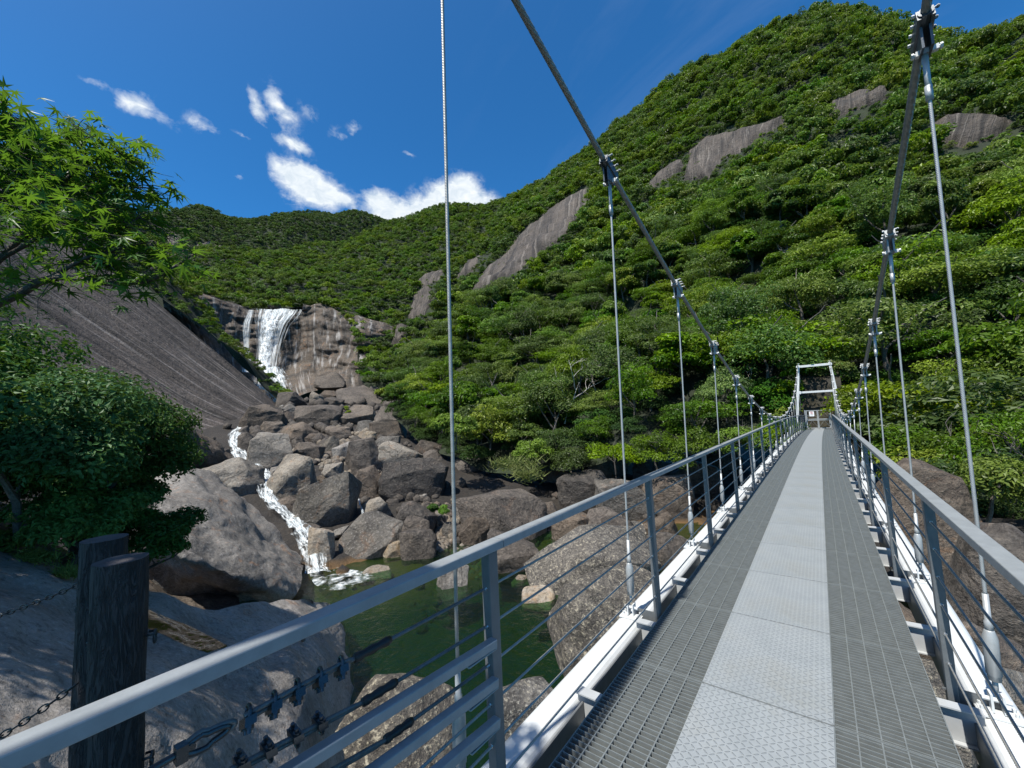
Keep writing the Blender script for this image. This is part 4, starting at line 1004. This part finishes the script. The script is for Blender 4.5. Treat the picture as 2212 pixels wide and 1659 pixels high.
# a tree behind and left of the viewer, its shade lies on the posts and the near end of the railing
tb = empty('bank_tree', (-3.2, -3.6, -3.), 'leafy tree behind the viewpoint on the near bank', 'tree')
cm = crown_mesh('crown', 91, 1.5, 2.4, 16, 9000, .12, 'leaf_forest', 0., .7, .5)
o = link('crown', cm, tb, loc=(.40, 1.8, 6.7))
tb2 = empty('bank_tree', (-11.4, -4.6, -3.), 'taller leafy tree further left on the near bank, outside the picture', 'tree')
link('crown', crown_mesh('crown', 93, 3.0, 3.6, 22, 12000, .2, 'leaf_forest', 0., .7, .5), tb2, loc=(1., 1.2, 6.2)); link('trunk', limb_mesh('trunk', 94, 6.5, .16, .8, 3, sub=2), tb2)
o = link('trunk', limb_mesh('trunk', 92, 6.5, .14, .8, 3, sub=2), tb)

# ---------------------------------------------------------------- suspension bridge
CX = -.385
def sx(y): return .25*(max(0, y-10)/29)**2
def sz(y): return -.35*(max(0, y-14)/25)**2
BR = empty('suspension_bridge', (CX, 0, -.4), 'grey and white steel footbridge hung on two twisted steel cables across the gorge', 'footbridge')
B0 = np.array(BR.location)
def put(mb, name, mat, at=(0, 0, 0), parent=BR, smooth=False, bevel=0):
    return mb.build(name, mat, parent, tuple(np.array(at)-(B0 if parent is BR else 0)), smooth, bevel)
def copy(o, at, parent=BR):
    c = o.copy(); COL.objects.link(c); c.parent = parent; c.location = tuple(np.array(at)-(B0 if parent is BR else 0))
    for ch in o.children:
        k = ch.copy(); COL.objects.link(k); k.parent = c
    return c
NP = 38
# walkway plates
m = MB(); m.box((0, 0, -.004), (.614, 1.001, .008)); pl0 = put(m, 'walkway_plate', 'tread_plate', (-.389, 2.15, 0), bevel=.001)
plates = [pl0]
for k in range(-3, NP):
    y = 2.15+1.0133*k
    if k == 0: continue
    o = copy(pl0, (-.389+sx(y), y, sz(y))); plates.append(o)
pl0.location = tuple(np.array((-.389, 2.15, 0))-B0)
# gratings
def grating():
    m = MB(); W = .444
    for i in range(30): m.box((0, -.5+.017+i*.0334, -.018), (W, .0045, .03))
    for x in np.linspace(-W/2, W/2, 6)[1:-1]: m.box((x, 0, -.0065), (.006, 1.0, .008))
    for x in (-W/2, W/2): m.box((x, 0, -.018), (.005, 1.008, .034))
    for y in (-.502, .502): m.box((0, y, -.018), (W, .005, .034))
    return m
g0 = put(grating(), 'grating', 'grate_steel', (-.917, 2.15, 0)); g1 = copy(g0, (.143, 2.15, 0))
for k in range(-3, NP):
    if k:
        y = 2.15+1.0133*k
        for x in (-.917, .143): copy(g0, (x+sx(y), y, sz(y)))
# cross beams
def cross_beam():
    m = MB(); m.box((0, 0, -.042), (1.86, .07, .008)); m.box((0, 0, -.13), (1.86, .008, .17)); m.box((0, 0, -.22), (1.86, .07, .008)); return m
cb0 = put(cross_beam(), 'cross_beam', 'beam_paint', (CX, 1.27, 0))
for k in range(1, 40):
    y = 1.27+.985*k; copy(cb0, (CX+sx(y), y, sz(y)))
# girders
def rr(w, h, r, n=5):
    out = []
    for cx, cy, a0 in ((w/2-r, h/2-r, 0), (-w/2+r, h/2-r, 90), (-w/2+r, -h/2+r, 180), (w/2-r, -h/2+r, 270)):
        for i in range(n+1):
            a = math.radians(a0+90*i/n); out.append((cx+r*math.cos(a), cy+r*math.sin(a)))
    return out
def sweep(m, xo, zo, ys, prof, tp=None):
    n = len(prof); vs = []
    for y in ys:
        for a, b in prof: vs.append((xo+sx(y)+a, y, zo+sz(y)+b))
    fs = [(j*n+i, (j+1)*n+i, (j+1)*n+(i+1) % n, j*n+(i+1) % n) for j in range(len(ys)-1) for i in range(n)]
    fs += [tuple(range(n)), tuple((len(ys)-1)*n+i for i in range(n-1, -1, -1))]
    m.put(vs, fs)
ysG = list(np.linspace(-1.4, 39.5, 60))
for x in (-1.40, .63):
    m = MB(); sweep(m, x, -.205, ysG, rr(.215, .25, .07)); put(m, 'girder', 'white_paint', smooth=False)
    for k in range(3):                                          # bolted splices on the upper inner corner
        y = 7.0+12*k; s = 1 if x < 0 else -1
        m = MB(); m.box((x+s*.02+sx(y), y, -.078+sz(y)), (.12, .42, .010))
        for i in range(6):
            for j in (-.035, .035): m.bolt((x+s*.02+j+sx(y), y-.17+i*.068, -.073+sz(y)), (0, 0, 1), .011, .022)
        put(m, 'splice_plate', 'white_paint')
    s = 1 if x < 0 else -1
    m = MB(); sweep(m, x+s*.118, -.21, ysG, rr(.012, .23, .004, 1)); put(m, 'girder_web', 'web_grey')
# handrails
for x, z, h in ((-1.180, 1.0725, .036), (.455, 1.052, .038)):
    ys = list(np.linspace(-.9, 1.40, 4)); ys2 = list(np.linspace(1.404, 38.2, 50))
    for yy in (ys, ys2):
        m = MB(); sweep(m, x, z+.0, yy, rr(.062, h, .004, 2)); put(m, 'handrail', 'rail_grey')
    # the rail turns in to the gate post at the far end
    e = .26 if x < 0 else -.17
    m = MB(); m.bar((x+sx(38.2), 38.2, z+sz(38.2)), (x+e+sx(38.5), 38.55, z+sz(38.5)), .05, .036); put(m, 'handrail', 'rail_grey')
WZ = (.905, .753, .598, .444, .285, .125)
def post(x):
    s = 1 if x < 0 else -1
    m = MB(); m.box((0, 0, .425), (.050, .060, 1.25)); return m
posts = []
for x in (-1.185, .455):
    s = 1 if x < 0 else -1
    m = MB(); m.box((0, 0, .405), (.046, .058, 1.29)); p0 = put(m, 'railing_post', 'post_grey', (x, 1.345, 0), bevel=.004)
    b = MB()
    for z in WZ: b.tube([(-.0*s, -.029, z), (0, -.033, z)], .009, 8); b.tube([(0, -.033, z), (0, -.045, z)], .0055, 6); b.tube([(0, .029, z), (0, .036, z)], .008, 8)
    b.build('wire_bolts', 'bright_steel', p0)
    f = MB(); f.box((0, 0, -.03), (.075, .009, .008)); f.box((-s*.10, 0, -.06), (.16, .008, .09)); f.build('foot_bracket', 'post_grey', p0)
    for k in range(-1, 19):
        y = 1.345+2.035*k
        if k: copy(p0, (x+sx(y), y, sz(y)))
for x in (-1.185, .455):
    s = 1 if x < 0 else -1
    for q, z in enumerate(WZ):
        y0 = (1.32 if q < 3 else -.9) if x < 0 else -.9
        m = MB(); pts = [(x+sx(y), y, z+sz(y)) for y in np.linspace(y0, 9.5, 6)]; m.rope(pts, .0062, .075, .0125)
        m.tube([(x+sx(y), y, z+sz(y)) for y in np.linspace(9.5, 38, 30)], .0055, 6)
        put(m, 'rail_wire', 'wire_grey' if q else 'wire_grey', smooth=True)
# three square tubes closing the near bay on the left
for z1, z0 in ((.70, .745), (.548, .60), (.395, .455)):
    m = MB(); m.bar((-1.150, 1.315, z1), (-1.150, -.85, z1+(z0-z1)*2.9), .036, .034); m.bar((-1.150, 1.318, z1-.022), (-1.150, 1.15, z1-.018), .028, .008)
    put(m, 'closing_bar', 'rail_grey', bevel=.004)
# wire ends with clips and the turnbuckle
def clip(p, t, down):
    """wire rope clip: saddle, U bolt and two nuts; down: bolt direction"""
    m = MB(); p = np.array(p); t = unit(t); d = unit(down); s = unit(np.cross(t, d))
    m.box(p+d*.010, (1, 1, 1), np.stack([t*.026, s*.044, d*.020], 1))
    for k in (-1, 1):
        m.tube([p+s*.0115*k-d*.012, p+s*.0115*k+d*.036], .0055, 8); m.tube([p+s*.0115*k+d*.018, p+s*.0115*k+d*.027], .0100, 6)
    m.tube([p+s*.0115*math.cos(a)-d*(.012+.0115*math.sin(a)) for a in np.linspace(0, math.pi, 9)], .0048, 8)
    return m
X0 = -1.187
def wend(za, zb, ya, yb, down, clips, z0post, tape):
    """doubled wire from tape end (yb) down to the thimble (ya)"""
    a = np.array([X0, ya, za]); b = np.array([X0, yb, zb]); t = b-a; pp = np.array([X0, 1.32, z0post])
    m = MB(); off = np.array([.004, 0, .0085])
    m.rope([pp, b+(pp-b)*0+off*0, a-off], .0066, .075, .006); m.rope([b+t*.10+off*.6, b+off, a+off], .0066, .075, .006)
    w = put(m, 'rail_wire', 'wire_dark', smooth=True)
    m = MB(); c = b+(pp-b)*.06; m.tube([c+(pp-b)*k*.20 for k in np.linspace(0, 1, 9)], [.013+.002*math.sin(i*2.1) for i in range(9)], 10); m.build('end_tape', 'tape_black', w, tuple(-np.array((0, 0, 0))), smooth=True)
    for f in clips: clip(a+t*f, t, down).build('wire_clip', 'turn_steel', w)
    return w
w1 = wend(.915, .914, .415, .672, (.55, -.25, -1), (.04, .27, .50, .74, .985), .905, 1)
w2 = wend(.812, .775, .385, .700, (.1, -.15, 1), (.09, .28, .49, .70), .753, 1)
w3 = wend(.690, .62, .36, .78, (.1, -.15, 1), (.2, .5), .598, 1)
# thimble loop and turnbuckle on the top wire
m = MB(); c = np.array([X0, .345, .9165]); ring = [c+np.array([0, math.cos(a)*.052, math.sin(a)*.019*(1.15 if math.cos(a) < 0 else .75)]) for a in np.linspace(0, 2*math.pi, 25)]
m.tube(ring, .0066, 8, caps=False); put(m, 'rail_wire', 'wire_dark', smooth=True)
m = MB(); ring = [c+np.array([.004, math.cos(a)*.042-.004, math.sin(a)*.014*(1.2 if math.cos(a) < 0 else .8)]) for a in np.linspace(0, 2*math.pi, 25)]
m.tube(ring, .0068, 8, caps=False); m.box(c+np.array([.002, -.052, 0]), (.024, .022, .036)); m.tube([c+np.array([.014, -.035, .006]), c+np.array([-.012, -.035, .006])], .008, 8)
m.tube([c+np.array([0, -.055, 0]), c+np.array([0, -.14, -.004])], .0078, 10); m.tube([c+np.array([0, -.14, -.004]), c+np.array([0, -.22, -.008])], .014, 6); m.tube([c+np.array([0, -.22, -.008]), c+np.array([0, -1.1, -.04])], .008, 8)
put(m, 'turnbuckle', 'turn_steel', smooth=False, bevel=.002)

# main cables
def cz(y): return 1.10+.0098*(20-y)**2 if y < 20 else 1.10+.0098*(y-20)**2*1.0
TY = 39.4; NY = -1.4
def cable_pt(x, y): return np.array([x+sx(y)*1.0, y, cz(y)])
HY = [1.33+2.02*k for k in range(19)]
for x in (-1.325, .690):
    ys = [NY]+HY+[TY]
    top0 = np.array([CX+(x-CX)*.97, NY, 5.32]); 
    pts = [top0]+[cable_pt(x, y) for y in HY]+[np.array([x*0+CX+(x-CX)*1.0+sx(TY), TY, 4.86])]
    m = MB(); m.rope(pts[:8], .0235, .40, .035, 7); m.tube(pts[7:], .020, 10)
    # back stays
    m.tube([top0, top0+np.array([0, -7, -6.5])], .026, 10); m.tube([pts[-1], pts[-1]+np.array([0, 4, -3.8])], .024, 10)
    put(m, 'main_cable', 'cable_grey', smooth=True)
def hanger(x, y, near):
    bx = -1.395 if x < 0 else .618
    top = cable_pt(x, y); bot = np.array([bx+sx(y), y, -.055+sz(y)]); t = unit(bot-top); L = np.linalg.norm(bot-top)
    hz = empty('hanger', tuple(bot-B0)); hz.parent = BR
    def q(m, nm, mt, sm=False): 
        o = m.build(nm, mt, hz, tuple(-bot), sm); return o
    s0 = min(.30, L*.12); k1 = bot-t*.60 if L > 1.2 else bot-t*L*.5; k0 = top+t*(.42 if L > 1.8 else L*.2)
    m = MB()
    if near: m.rope([k0, k1], .0092, .085, .010, 6)
    else: m.tube([k0, k1], .0088, 8)
    q(m, 'hanger_rope', 'galvanised' if x > 0 or y > 2 else 'wire_grey', True)
    # upper socket rod
    m = MB(); m.tube([top+t*.10, top+t*(.42 if L > 1.8 else L*.2)], .015, 10); m.tube([top+t*(.34 if L > 1.8 else L*.15), top+t*(.43 if L > 1.8 else L*.21)], .018, 10); q(m, 'upper_socket', 'galvanised', True)
    if L > .9:
        ls = 1. if L > 1.5 else .6
        m = MB(); b = bot-t*.10
        m.tube([b-t*.50*ls, b-t*.36*ls, b-t*.355*ls, b-t*.30*ls], [.013, .014, .018, .018], 12)      # swaged rod
        m.tube([b-t*.31*ls, b-t*.305*ls, b-t*.27*ls, b-t*.08*ls, b-t*.075*ls, b-t*.05*ls], [.019, .021, .031, .031, .027, .026], 14); m.tube([b-t*.06*ls, b+t*.01], .012, 8)
        q(m, 'tension_socket', 'galvanised', True)
    # clevis on the girder
    m = MB(); c = bot-np.array([0, 0, .008])
    for s in (-1, 1): m.box(c+np.array([s*.022, 0, .045]), (.010, .06, .09)); m.box(c+np.array([s*.05, 0, -.004]), (.05, .07, .012))
    m.tube([c+np.array([-.055, 0, .055]), c+np.array([.055, 0, .055])], .012, 8)
    for s in (-1, 1): m.bolt(c+np.array([s*.062, .022, 0]), (0, 0, 1), .009, .02); m.bolt(c+np.array([s*.062, -.022, 0]), (0, 0, 1), .009, .02)
    m.box(c+np.array([0, 0, -.010]), (.17, .13, .010))
    q(m, 'clevis', 'white_paint')
    # clamp on the main cable
    yt = (np.array([x, y+1, cz(y+1)])-np.array([x, y-1, cz(y-1)])); ct = unit(yt); up = unit(np.cross(np.array([1., 0, 0]), ct)); up = up if up[2] > 0 else -up
    R = np.stack([np.array([1., 0, 0]), ct, up], 1); C = top
    m = MB()
    for s in (-1, 1):
        m.box(C+R@np.array([s*.029, 0, 0]), (.018, .24, .075), R); m.box(C+R@np.array([s*.020, 0, -.052])+np.array([0, 0, -.03]), (.012, .13, .13))
    m.tube([C+R@np.array([0, v, 0]) for v in (-.13, .13)], .036, 12)
    q(m, 'clamp_body', 'dark_steel' if y < 4 else 'rail_grey')
    m = MB()
    for i in range(4):
        for zz in ((.05,) if i % 2 == 0 else (.045,)):
            a = C+R@np.array([-.050, -.09+i*.060, zz]); b = C+R@np.array([.070, -.09+i*.060, zz]); m.tube([a, b], .0060, 6)
            for k in (.0, .42): m.tube([b-(b-a)*(.03+k*.0), b-(b-a)*.12], .0100, 6)
            m.tube([a, a+(b-a)*.10], .0100, 6)
    a = C+np.array([-.06, 0, -.125]); b = C+np.array([.075, 0, -.125]); m.tube([a, b], .011, 8); m.tube([b, b-np.array([.012, 0, 0])], .018, 6); m.tube([a, a+np.array([.012, 0, 0])], .018, 6)
    m.box((a+b)/2, (.10, .03, .03)); q(m, 'clamp_bolts', 'white_paint')
for x in (-1.325, .690):
    for k, y in enumerate(HY): hanger(x, y, k < 6)

# towers
def tower(y, ztop, zmid, zbot, half_top, half_bot, cx, far):
    tw = empty('tower', tuple(np.array([cx, y, zbot])-B0)); tw.parent = BR; o0 = np.array([cx, y, zbot])
    b = lambda m, n, mt='white_paint', bev=.006: m.build(n, mt, tw, tuple(-o0), False, bev)
    for s in (-1, 1):
        a = np.array([cx+s*half_bot, y, zbot]); t = np.array([cx+s*half_top, y, ztop]); m = MB(); m.bar(a, t, .16, .16, (0, 1, 0)); leg = b(m, 'tower_leg')
        m = MB(); m.box(t+np.array([0, 0, .05]), (.05, .05, .10)); m.box(t+np.array([0, 0, .11]), (.16, .12, .022)); m.box(t+np.array([0, -.02, -.13]), (.30, .20, .16)); b(m, 'saddle')
        f = (zmid-zbot)/(ztop-zbot); c = a+(t-a)*f; m = MB(); m.box(c+np.array([-s*.14, -.07, 0]), (.10, .03, .22)); 
        for i in range(3): m.bolt(c+np.array([-s*(.11+.03*i), -.09, -.12]), (0, -1, 0), .012, .02)
        b(m, 'gusset')
    hm = half_bot+(half_top-half_bot)*(zmid-zbot)/(ztop-zbot)
    for z, hw, th in ((ztop-.13, half_top, .17), (zmid, hm, .15)):
        m = MB(); m.box((cx, y, z), (2*hw-.12, .14, th)); b(m, 'tower_beam')
tower(TY, 4.72, 2.53, -3.2, .98, 1.75, -.066, True)
tower(NY, 5.26, 2.9, -3.6, .96, 1.78, CX, False)
# gate at the far end
GY = 38.6; gcx = -.156; gz0 = -.30; gw = 1.42; gh = 1.40
gate = empty('gate', tuple(np.array([gcx, GY, gz0])-B0)); gate.parent = BR; G0 = np.array([gcx, GY, gz0])
for s in (-1, 1):
    leaf = MB(); c = gcx+s*gw/4; hw = gw/4-.02
    for xx in (c-hw, c+hw): leaf.box((xx, GY, gz0+gh/2), (.055, .05, gh))
    for zz, th in ((gz0+.04, .06), (gz0+gh*.46, .045), (gz0+gh*.52, .045), (gz0+gh-.02, .05)): leaf.box((c, GY-.002, zz), (2*hw-.055, .054, th))
    fr = leaf.build('gate_leaf', 'galvanised', gate, tuple(-G0))
    br = MB(); 
    for z0, z1 in ((gz0+.1, gz0+gh*.44), (gz0+gh*.55, gz0+gh-.05)):
        br.bar((c-hw, GY+.01, z0), (c, GY+.01, z1), .012, .012); br.bar((c+hw, GY+.01, z0), (c, GY+.01, z1), .012, .012)
    br.build('bracing', 'wire_grey', gate, tuple(-G0))
for s in (-1, 1):
    m = MB(); m.box((gcx+s*(gw/2+.06), GY, gz0+gh/2-.02), (.07, .07, gh+.1)); m.build('gate_post', 'rail_grey', gate, tuple(-G0))
m = MB(); m.box((gcx-.36, GY-.045, gz0+1.13), (.30, .01, .36)); sg = m.build('sign', 'sign_white', gate, tuple(-G0))
m = MB(); c = np.array([gcx-.36, GY-.054, gz0+1.20]); m.tube([c+np.array([math.cos(a)*.075, 0, math.sin(a)*.075]) for a in np.linspace(0, 2*math.pi, 25)], .010, 6, caps=False)
m.bar(c+np.array([-.05, 0, .05]), c+np.array([.05, 0, -.05]), .012, .006); m.build('ring_symbol', 'sign_red', sg)
m = MB(); m.box(c+np.array([0, .003, .035]), (.024, .004, .024)); m.box(c+np.array([0, .003, -.005]), (.03, .004, .06)); m.box(c+np.array([-.01, .003, -.05]), (.01, .004, .04)); m.box(c+np.array([.014, .003, -.05]), (.01, .004, .04))
for k in range(2): m.box(c+np.array([0, .003, -.13-.035*k]), (.20-.05*k, .004, .010))
m.build('sign_marks', 'sign_black', sg)

# abutment and retaining wall behind the far tower
wc = [[np.array([x+rgx, y, z]) for x, rgx in zip(np.linspace(-1.35, 1.55, 6), (0, 0, 0, 0, 0, 0))] for y, z in ((40.9, -3.), (41.1, 0), (41.4, 1.8), (41.8, 3.5), (45., 4.4))]
gR = loft(wc, 50, 50, .12, 1.1, 2., 4)
tag(link('retaining_wall', grid_mesh('retaining_wall', gR, 'retaining_stone')), 'mossy dark stone retaining wall standing behind the far bridge tower', 'wall')
m = MB(); m.box((-.1, 40.6, -2.2), (4.6, 2.8, 3.66)); o = m.build('abutment', 'retaining_stone'); tag(o, 'stone abutment under the far end of the footbridge', 'abutment')
ap = MB(); ap.box((-.5, -3.2, -2.05), (4.2, 4.0, 3.9)); o = ap.build('concrete_landing', 'retaining_stone'); tag(o, 'concrete landing at the near end of the footbridge, under the viewer', 'landing')

# wood-look posts with chains on the near bank
def log_post(c, r, ztop, zb, lab, seed):
    root = empty('log_post', (c[0], c[1], zb), lab, 'post'); hgt = ztop-zb
    m = MB(); n = 56; pts = [np.array([0, 0, z]) for z in np.linspace(0, hgt, 70)]; vs = []
    for p in pts:
        for k in range(n):
            a = 2*math.pi*k/n; q = fbm((math.cos(a)*r*9+seed, math.sin(a)*r*9, p[2]*2.2), 4, 1.4); rr_ = r*(1+.10*(1-p[2]/hgt))*(1+.06*q-.11*abs(mn.noise(Vector((math.cos(a)*6+seed, math.sin(a)*6, p[2]*2.6)))))
            vs.append((math.cos(a)*rr_, math.sin(a)*rr_, p[2]))
    m.put(vs, [(i*n+k, i*n+(k+1) % n, (i+1)*n+(k+1) % n, (i+1)*n+k) for i in range(len(pts)-1) for k in range(n)])
    m.build('bark_shaft', 'post_bark', root, smooth=True)
    t = MB(); ring = [v for v in vs[-n:]]; t.put([(0, 0, hgt+.004)]+[(x, y, hgt) for x, y, z in ring]+[(x*.99, y*.99, hgt-.012) for x, y, z in ring], [(0, 1+k, 1+(k+1) % n) for k in range(n)]+[(1+k, 1+n+k, 1+n+(k+1) % n, 1+(k+1) % n) for k in range(n)])
    t.build('top_face', 'post_top', root)
    for z in (hgt-.38, hgt-.95):
        s = MB()
        for a in (-2.55, 1.15):
            d = np.array([math.cos(a), math.sin(a), 0]); q = np.cross(d, (0, 0, 1)); cc = d*r*1.02+np.array([0, 0, z])
            s.tube([cc-q*.022, cc-q*.022+d*.03, cc+q*.022+d*.03, cc+q*.022], .006, 6)
            s.tube([cc+d*.03+np.array([math.cos(b)*.0, 0, 0])+q*math.cos(b)*.02+np.array([0, 0, math.sin(b)*.03-.02]) for b in np.linspace(0, 6.28, 13)], .006, 6, caps=False)
        s.build('staple', 'chain_dark', root, smooth=True)
    return root
pf = ray(262, 1208)*(1.98/FL)+EYE; pb = ray(226, 1163)*(2.42/FL)+EYE
log_post(pf, .104, pf[2], pf[2]-2.6, 'dark bark textured post in front, cut flat on top, nearer of the pair', 1.)
log_post(pb, .110, pb[2], pb[2]-2.6, 'dark bark textured post standing just behind the nearer one', 7.)
def chain(a, b, sag, lab):
    a = np.array(a); b = np.array(b); n = int(np.linalg.norm(b-a)/.052); m = MB()
    for i in range(n):
        f = (i+.5)/n; c = a+(b-a)*f-np.array([0, 0, sag*4*f*(1-f)]); t = unit(b-a-np.array([0, 0, sag*4*(1-2*f)])); s = unit(np.cross(t, (0, 0, 1))) if i % 2 else unit(np.cross(np.cross(t, (0, 0, 1)), t))
        m.tube([c+t*math.cos(w)*.034+s*math.sin(w)*.014 for w in np.linspace(0, 2*math.pi, 13)], .0040, 6, caps=False)
    return tag(m.build('chain', 'chain_dark', smooth=True), lab, 'chain')
def D(u, v, d): return EYE+ray(u, v)*(d/FL)
chain(D(-260, 1390, 2.7), D(172, 1262, 2.42), .05, 'dark chain running from the back post to the left picture edge')
chain(D(-200, 1690, 2.0), D(165, 1478, 2.0), .04, 'dark chain hanging low at the left of the nearer post')

# ---------------------------------------------------------------- light, sky, camera
SUN_EL, SUN_AZ_OFF = math.radians(61), math.radians(4.5)
sd = np.array([-math.sin(SUN_AZ_OFF)*math.cos(SUN_EL), -math.cos(SUN_AZ_OFF)*math.cos(SUN_EL), math.sin(SUN_EL)])
sl = bpy.data.lights.new('sun', 'SUN'); sl.energy = 4.8; sl.angle = math.radians(.53); sl.color = (1, .955, .88)
so = bpy.data.objects.new('sun', sl); COL.objects.link(so); so.rotation_euler = Vector(sd).to_track_quat('Z', 'Y').to_euler()
w = bpy.data.worlds.new('World'); SC.world = w; w.use_nodes = True; w.node_tree.nodes.clear(); t = NT(w.node_tree)
sky = t.add('ShaderNodeTexSky', dict(sky_type='NISHITA', sun_disc=False, sun_elevation=SUN_EL, altitude=300, air_density=.9, dust_density=.15, ozone_density=3.2))
sky.sun_rotation = math.atan2(sd[0], sd[1])
hs = t.add('ShaderNodeHueSaturation', Color=t.mix(1., sky.outputs[0], (.24, .80, 1.16), 'MULTIPLY'), Saturation=1.0, Value=1.0, Hue=.5)
geo = t.add('ShaderNodeTexCoord').outputs['Generated']
def vm(op, a, b): 
    n = t.add('ShaderNodeVectorMath', dict(operation=op), _0=a, _1=b); return n
cl = [(640, 388, 40, 34, 1.3), (672, 408, 42, 36, 1.2), (712, 425, 44, 30, 1.1), (752, 440, 22, 14, .6), (815, 436, 24, 26, .9), (840, 452, 40, 32, 1.2), (888, 470, 40, 24, 1.1), (925, 450, 36, 30, 1.1), (962, 420, 30, 28, 1.), (1000, 412, 36, 30, 1.3), (1045, 430, 34, 18, .9), (900, 490, 90, 20, 1.),
      (275, 218, 34, 20, .62), (318, 226, 36, 20, .62), (190, 162, 30, 8, .36), (440, 276, 24, 12, .48), (548, 230, 16, 32, .6), (560, 255, 14, 18, .5), (590, 212, 22, 26, .44), (606, 240, 20, 28, .5), (618, 262, 28, 24, .5), (612, 302, 30, 12, .72), (640, 318, 24, 10, .6), (672, 250, 18, 22, .36), (740, 292, 22, 14, .46), (762, 276, 14, 10, .4), (522, 380, 12, 10, .46), (580, 352, 13, 20, .5), (600, 372, 14, 10, .5), (878, 340, 20, 6, .38), (515, 300, 20, 5, .34), (350, 258, 60, 12, .22), (425, 255, 22, 12, .3)]
acc = None
_wn = t.add('ShaderNodeTexNoise', Vector=geo, Scale=9., Detail=5., Roughness=.6).outputs['Color']; _wo = t.add('ShaderNodeVectorMath', dict(operation='MULTIPLY_ADD'), _0=_wn, _1=(.07, .07, .07), _2=(-.035, -.035, -.035)).outputs[0]
wgeo = vm('ADD', geo, _wo).outputs[0]
for (u, v, ru, rv, amp) in cl:
    c = unit(ray(u, v)); e1 = unit(ray(u+ru, v))-c; e2 = unit(ray(u, v+rv))-c; e1s = e1/(e1@e1); e2s = e2/(e2@e2)
    d = vm('SUBTRACT', wgeo, tuple(c)).outputs[0]
    a = vm('DOT_PRODUCT', d, tuple(e1s)).outputs['Value']; b = vm('DOT_PRODUCT', d, tuple(e2s)).outputs['Value']
    r2 = t.math('ADD', t.math('MULTIPLY', a, a), t.math('MULTIPLY', b, b))
    g = t.math('MULTIPLY', t.math('EXPONENT', t.math('MULTIPLY', r2, -1.0)), amp)
    front = t.math('GREATER_THAN', vm('DOT_PRODUCT', geo, tuple(c)).outputs['Value'], .5); g = t.math('MULTIPLY', g, front)
    acc = g if acc is None else t.math('ADD', acc, g)
n1 = t.noise(geo, 24, 10, .62, .1); n2 = t.noise(t.mapping(geo, scale=(1, 1, 1.8)), 34, 6, .6, .6)
dens = t.math('ADD', acc, t.math('MULTIPLY', t.math('SUBTRACT', n1, .5), 1.25)); dens = t.math('ADD', dens, t.math('MULTIPLY', t.math('SUBTRACT', n2, .5), .9))
gate_ = t.ramp(acc, [(.06, 0.), (.30, 1.)])
alpha = t.math('MULTIPLY', t.ramp(dens, [(.14, 0.), (.52, .42), (1.0, 1.)]), gate_)
# thin high veil towards the right
ci = t.math('MULTIPLY', t.ramp(t.noise(t.mapping(geo, scale=(1.2, 6, 1.2), rot=(.3, .2, .5)), 2.2, 5, .6, .4), [(.48, 0.), (.85, 1.)]), .05)
side = t.math('MULTIPLY_ADD', vm('DOT_PRODUCT', geo, tuple(unit(ray(2300, 60)))).outputs['Value'], 2.2, -1.25, clamp=True)
sd_ = vm('DOT_PRODUCT', geo, tuple(sd)).outputs['Value']
fill_glow = t.math('MULTIPLY', t.math('POWER', t.math('MAXIMUM', sd_, 0.), 5.), 1.)  # broad neutral glow added around the sun, out of view, to temper blue fill
hsx = t.mix(t.math('MULTIPLY', fill_glow, .65, clamp=True), hs.outputs[0], (4.2, 3.9, 3.4))
bg1 = t.mix(t.math('MULTIPLY', ci, side), hsx, (9., 9.5, 10.))
col = t.mix(alpha, bg1, t.mix(t.ramp(n2, [(.3, 0.), (.7, 1.)]), (4.4, 5.1, 5.8), (6.6, 6.9, 7.1)))
bg = t.add('ShaderNodeBackground', Color=col, Strength=.098); ow = t.add('ShaderNodeOutputWorld'); t.l.new(bg.outputs[0], ow.inputs[0])
cam = bpy.data.cameras.new('camera'); co = bpy.data.objects.new('camera', cam); COL.objects.link(co); SC.camera = co
cam.sensor_width = 36; cam.lens = 36*FL/2212; cam.clip_start = .02; cam.clip_end = 4000
from mathutils import Matrix
ex = np.array([AX[0], AY[0], AZ[0]]); ey = np.array([AX[1], AY[1], AZ[1]]); ez = np.array([AX[2], AY[2], AZ[2]])
co.matrix_world = Matrix([[ex[0], -ey[0], -ez[0], EYE[0]], [ex[1], -ey[1], -ez[1], EYE[1]], [ex[2], -ey[2], -ez[2], EYE[2]], [0, 0, 0, 1]])
SC.view_settings.view_transform = 'Standard'; SC.view_settings.look = 'None'; SC.view_settings.gamma = 1; SC.view_settings.exposure = .65
SC.cycles.max_bounces = 5; SC.cycles.diffuse_bounces = 1; SC.cycles.glossy_bounces = 3; SC.cycles.transmission_bounces = 3; SC.cycles.transparent_max_bounces = 10
SC.cycles.sample_clamp_indirect = 4
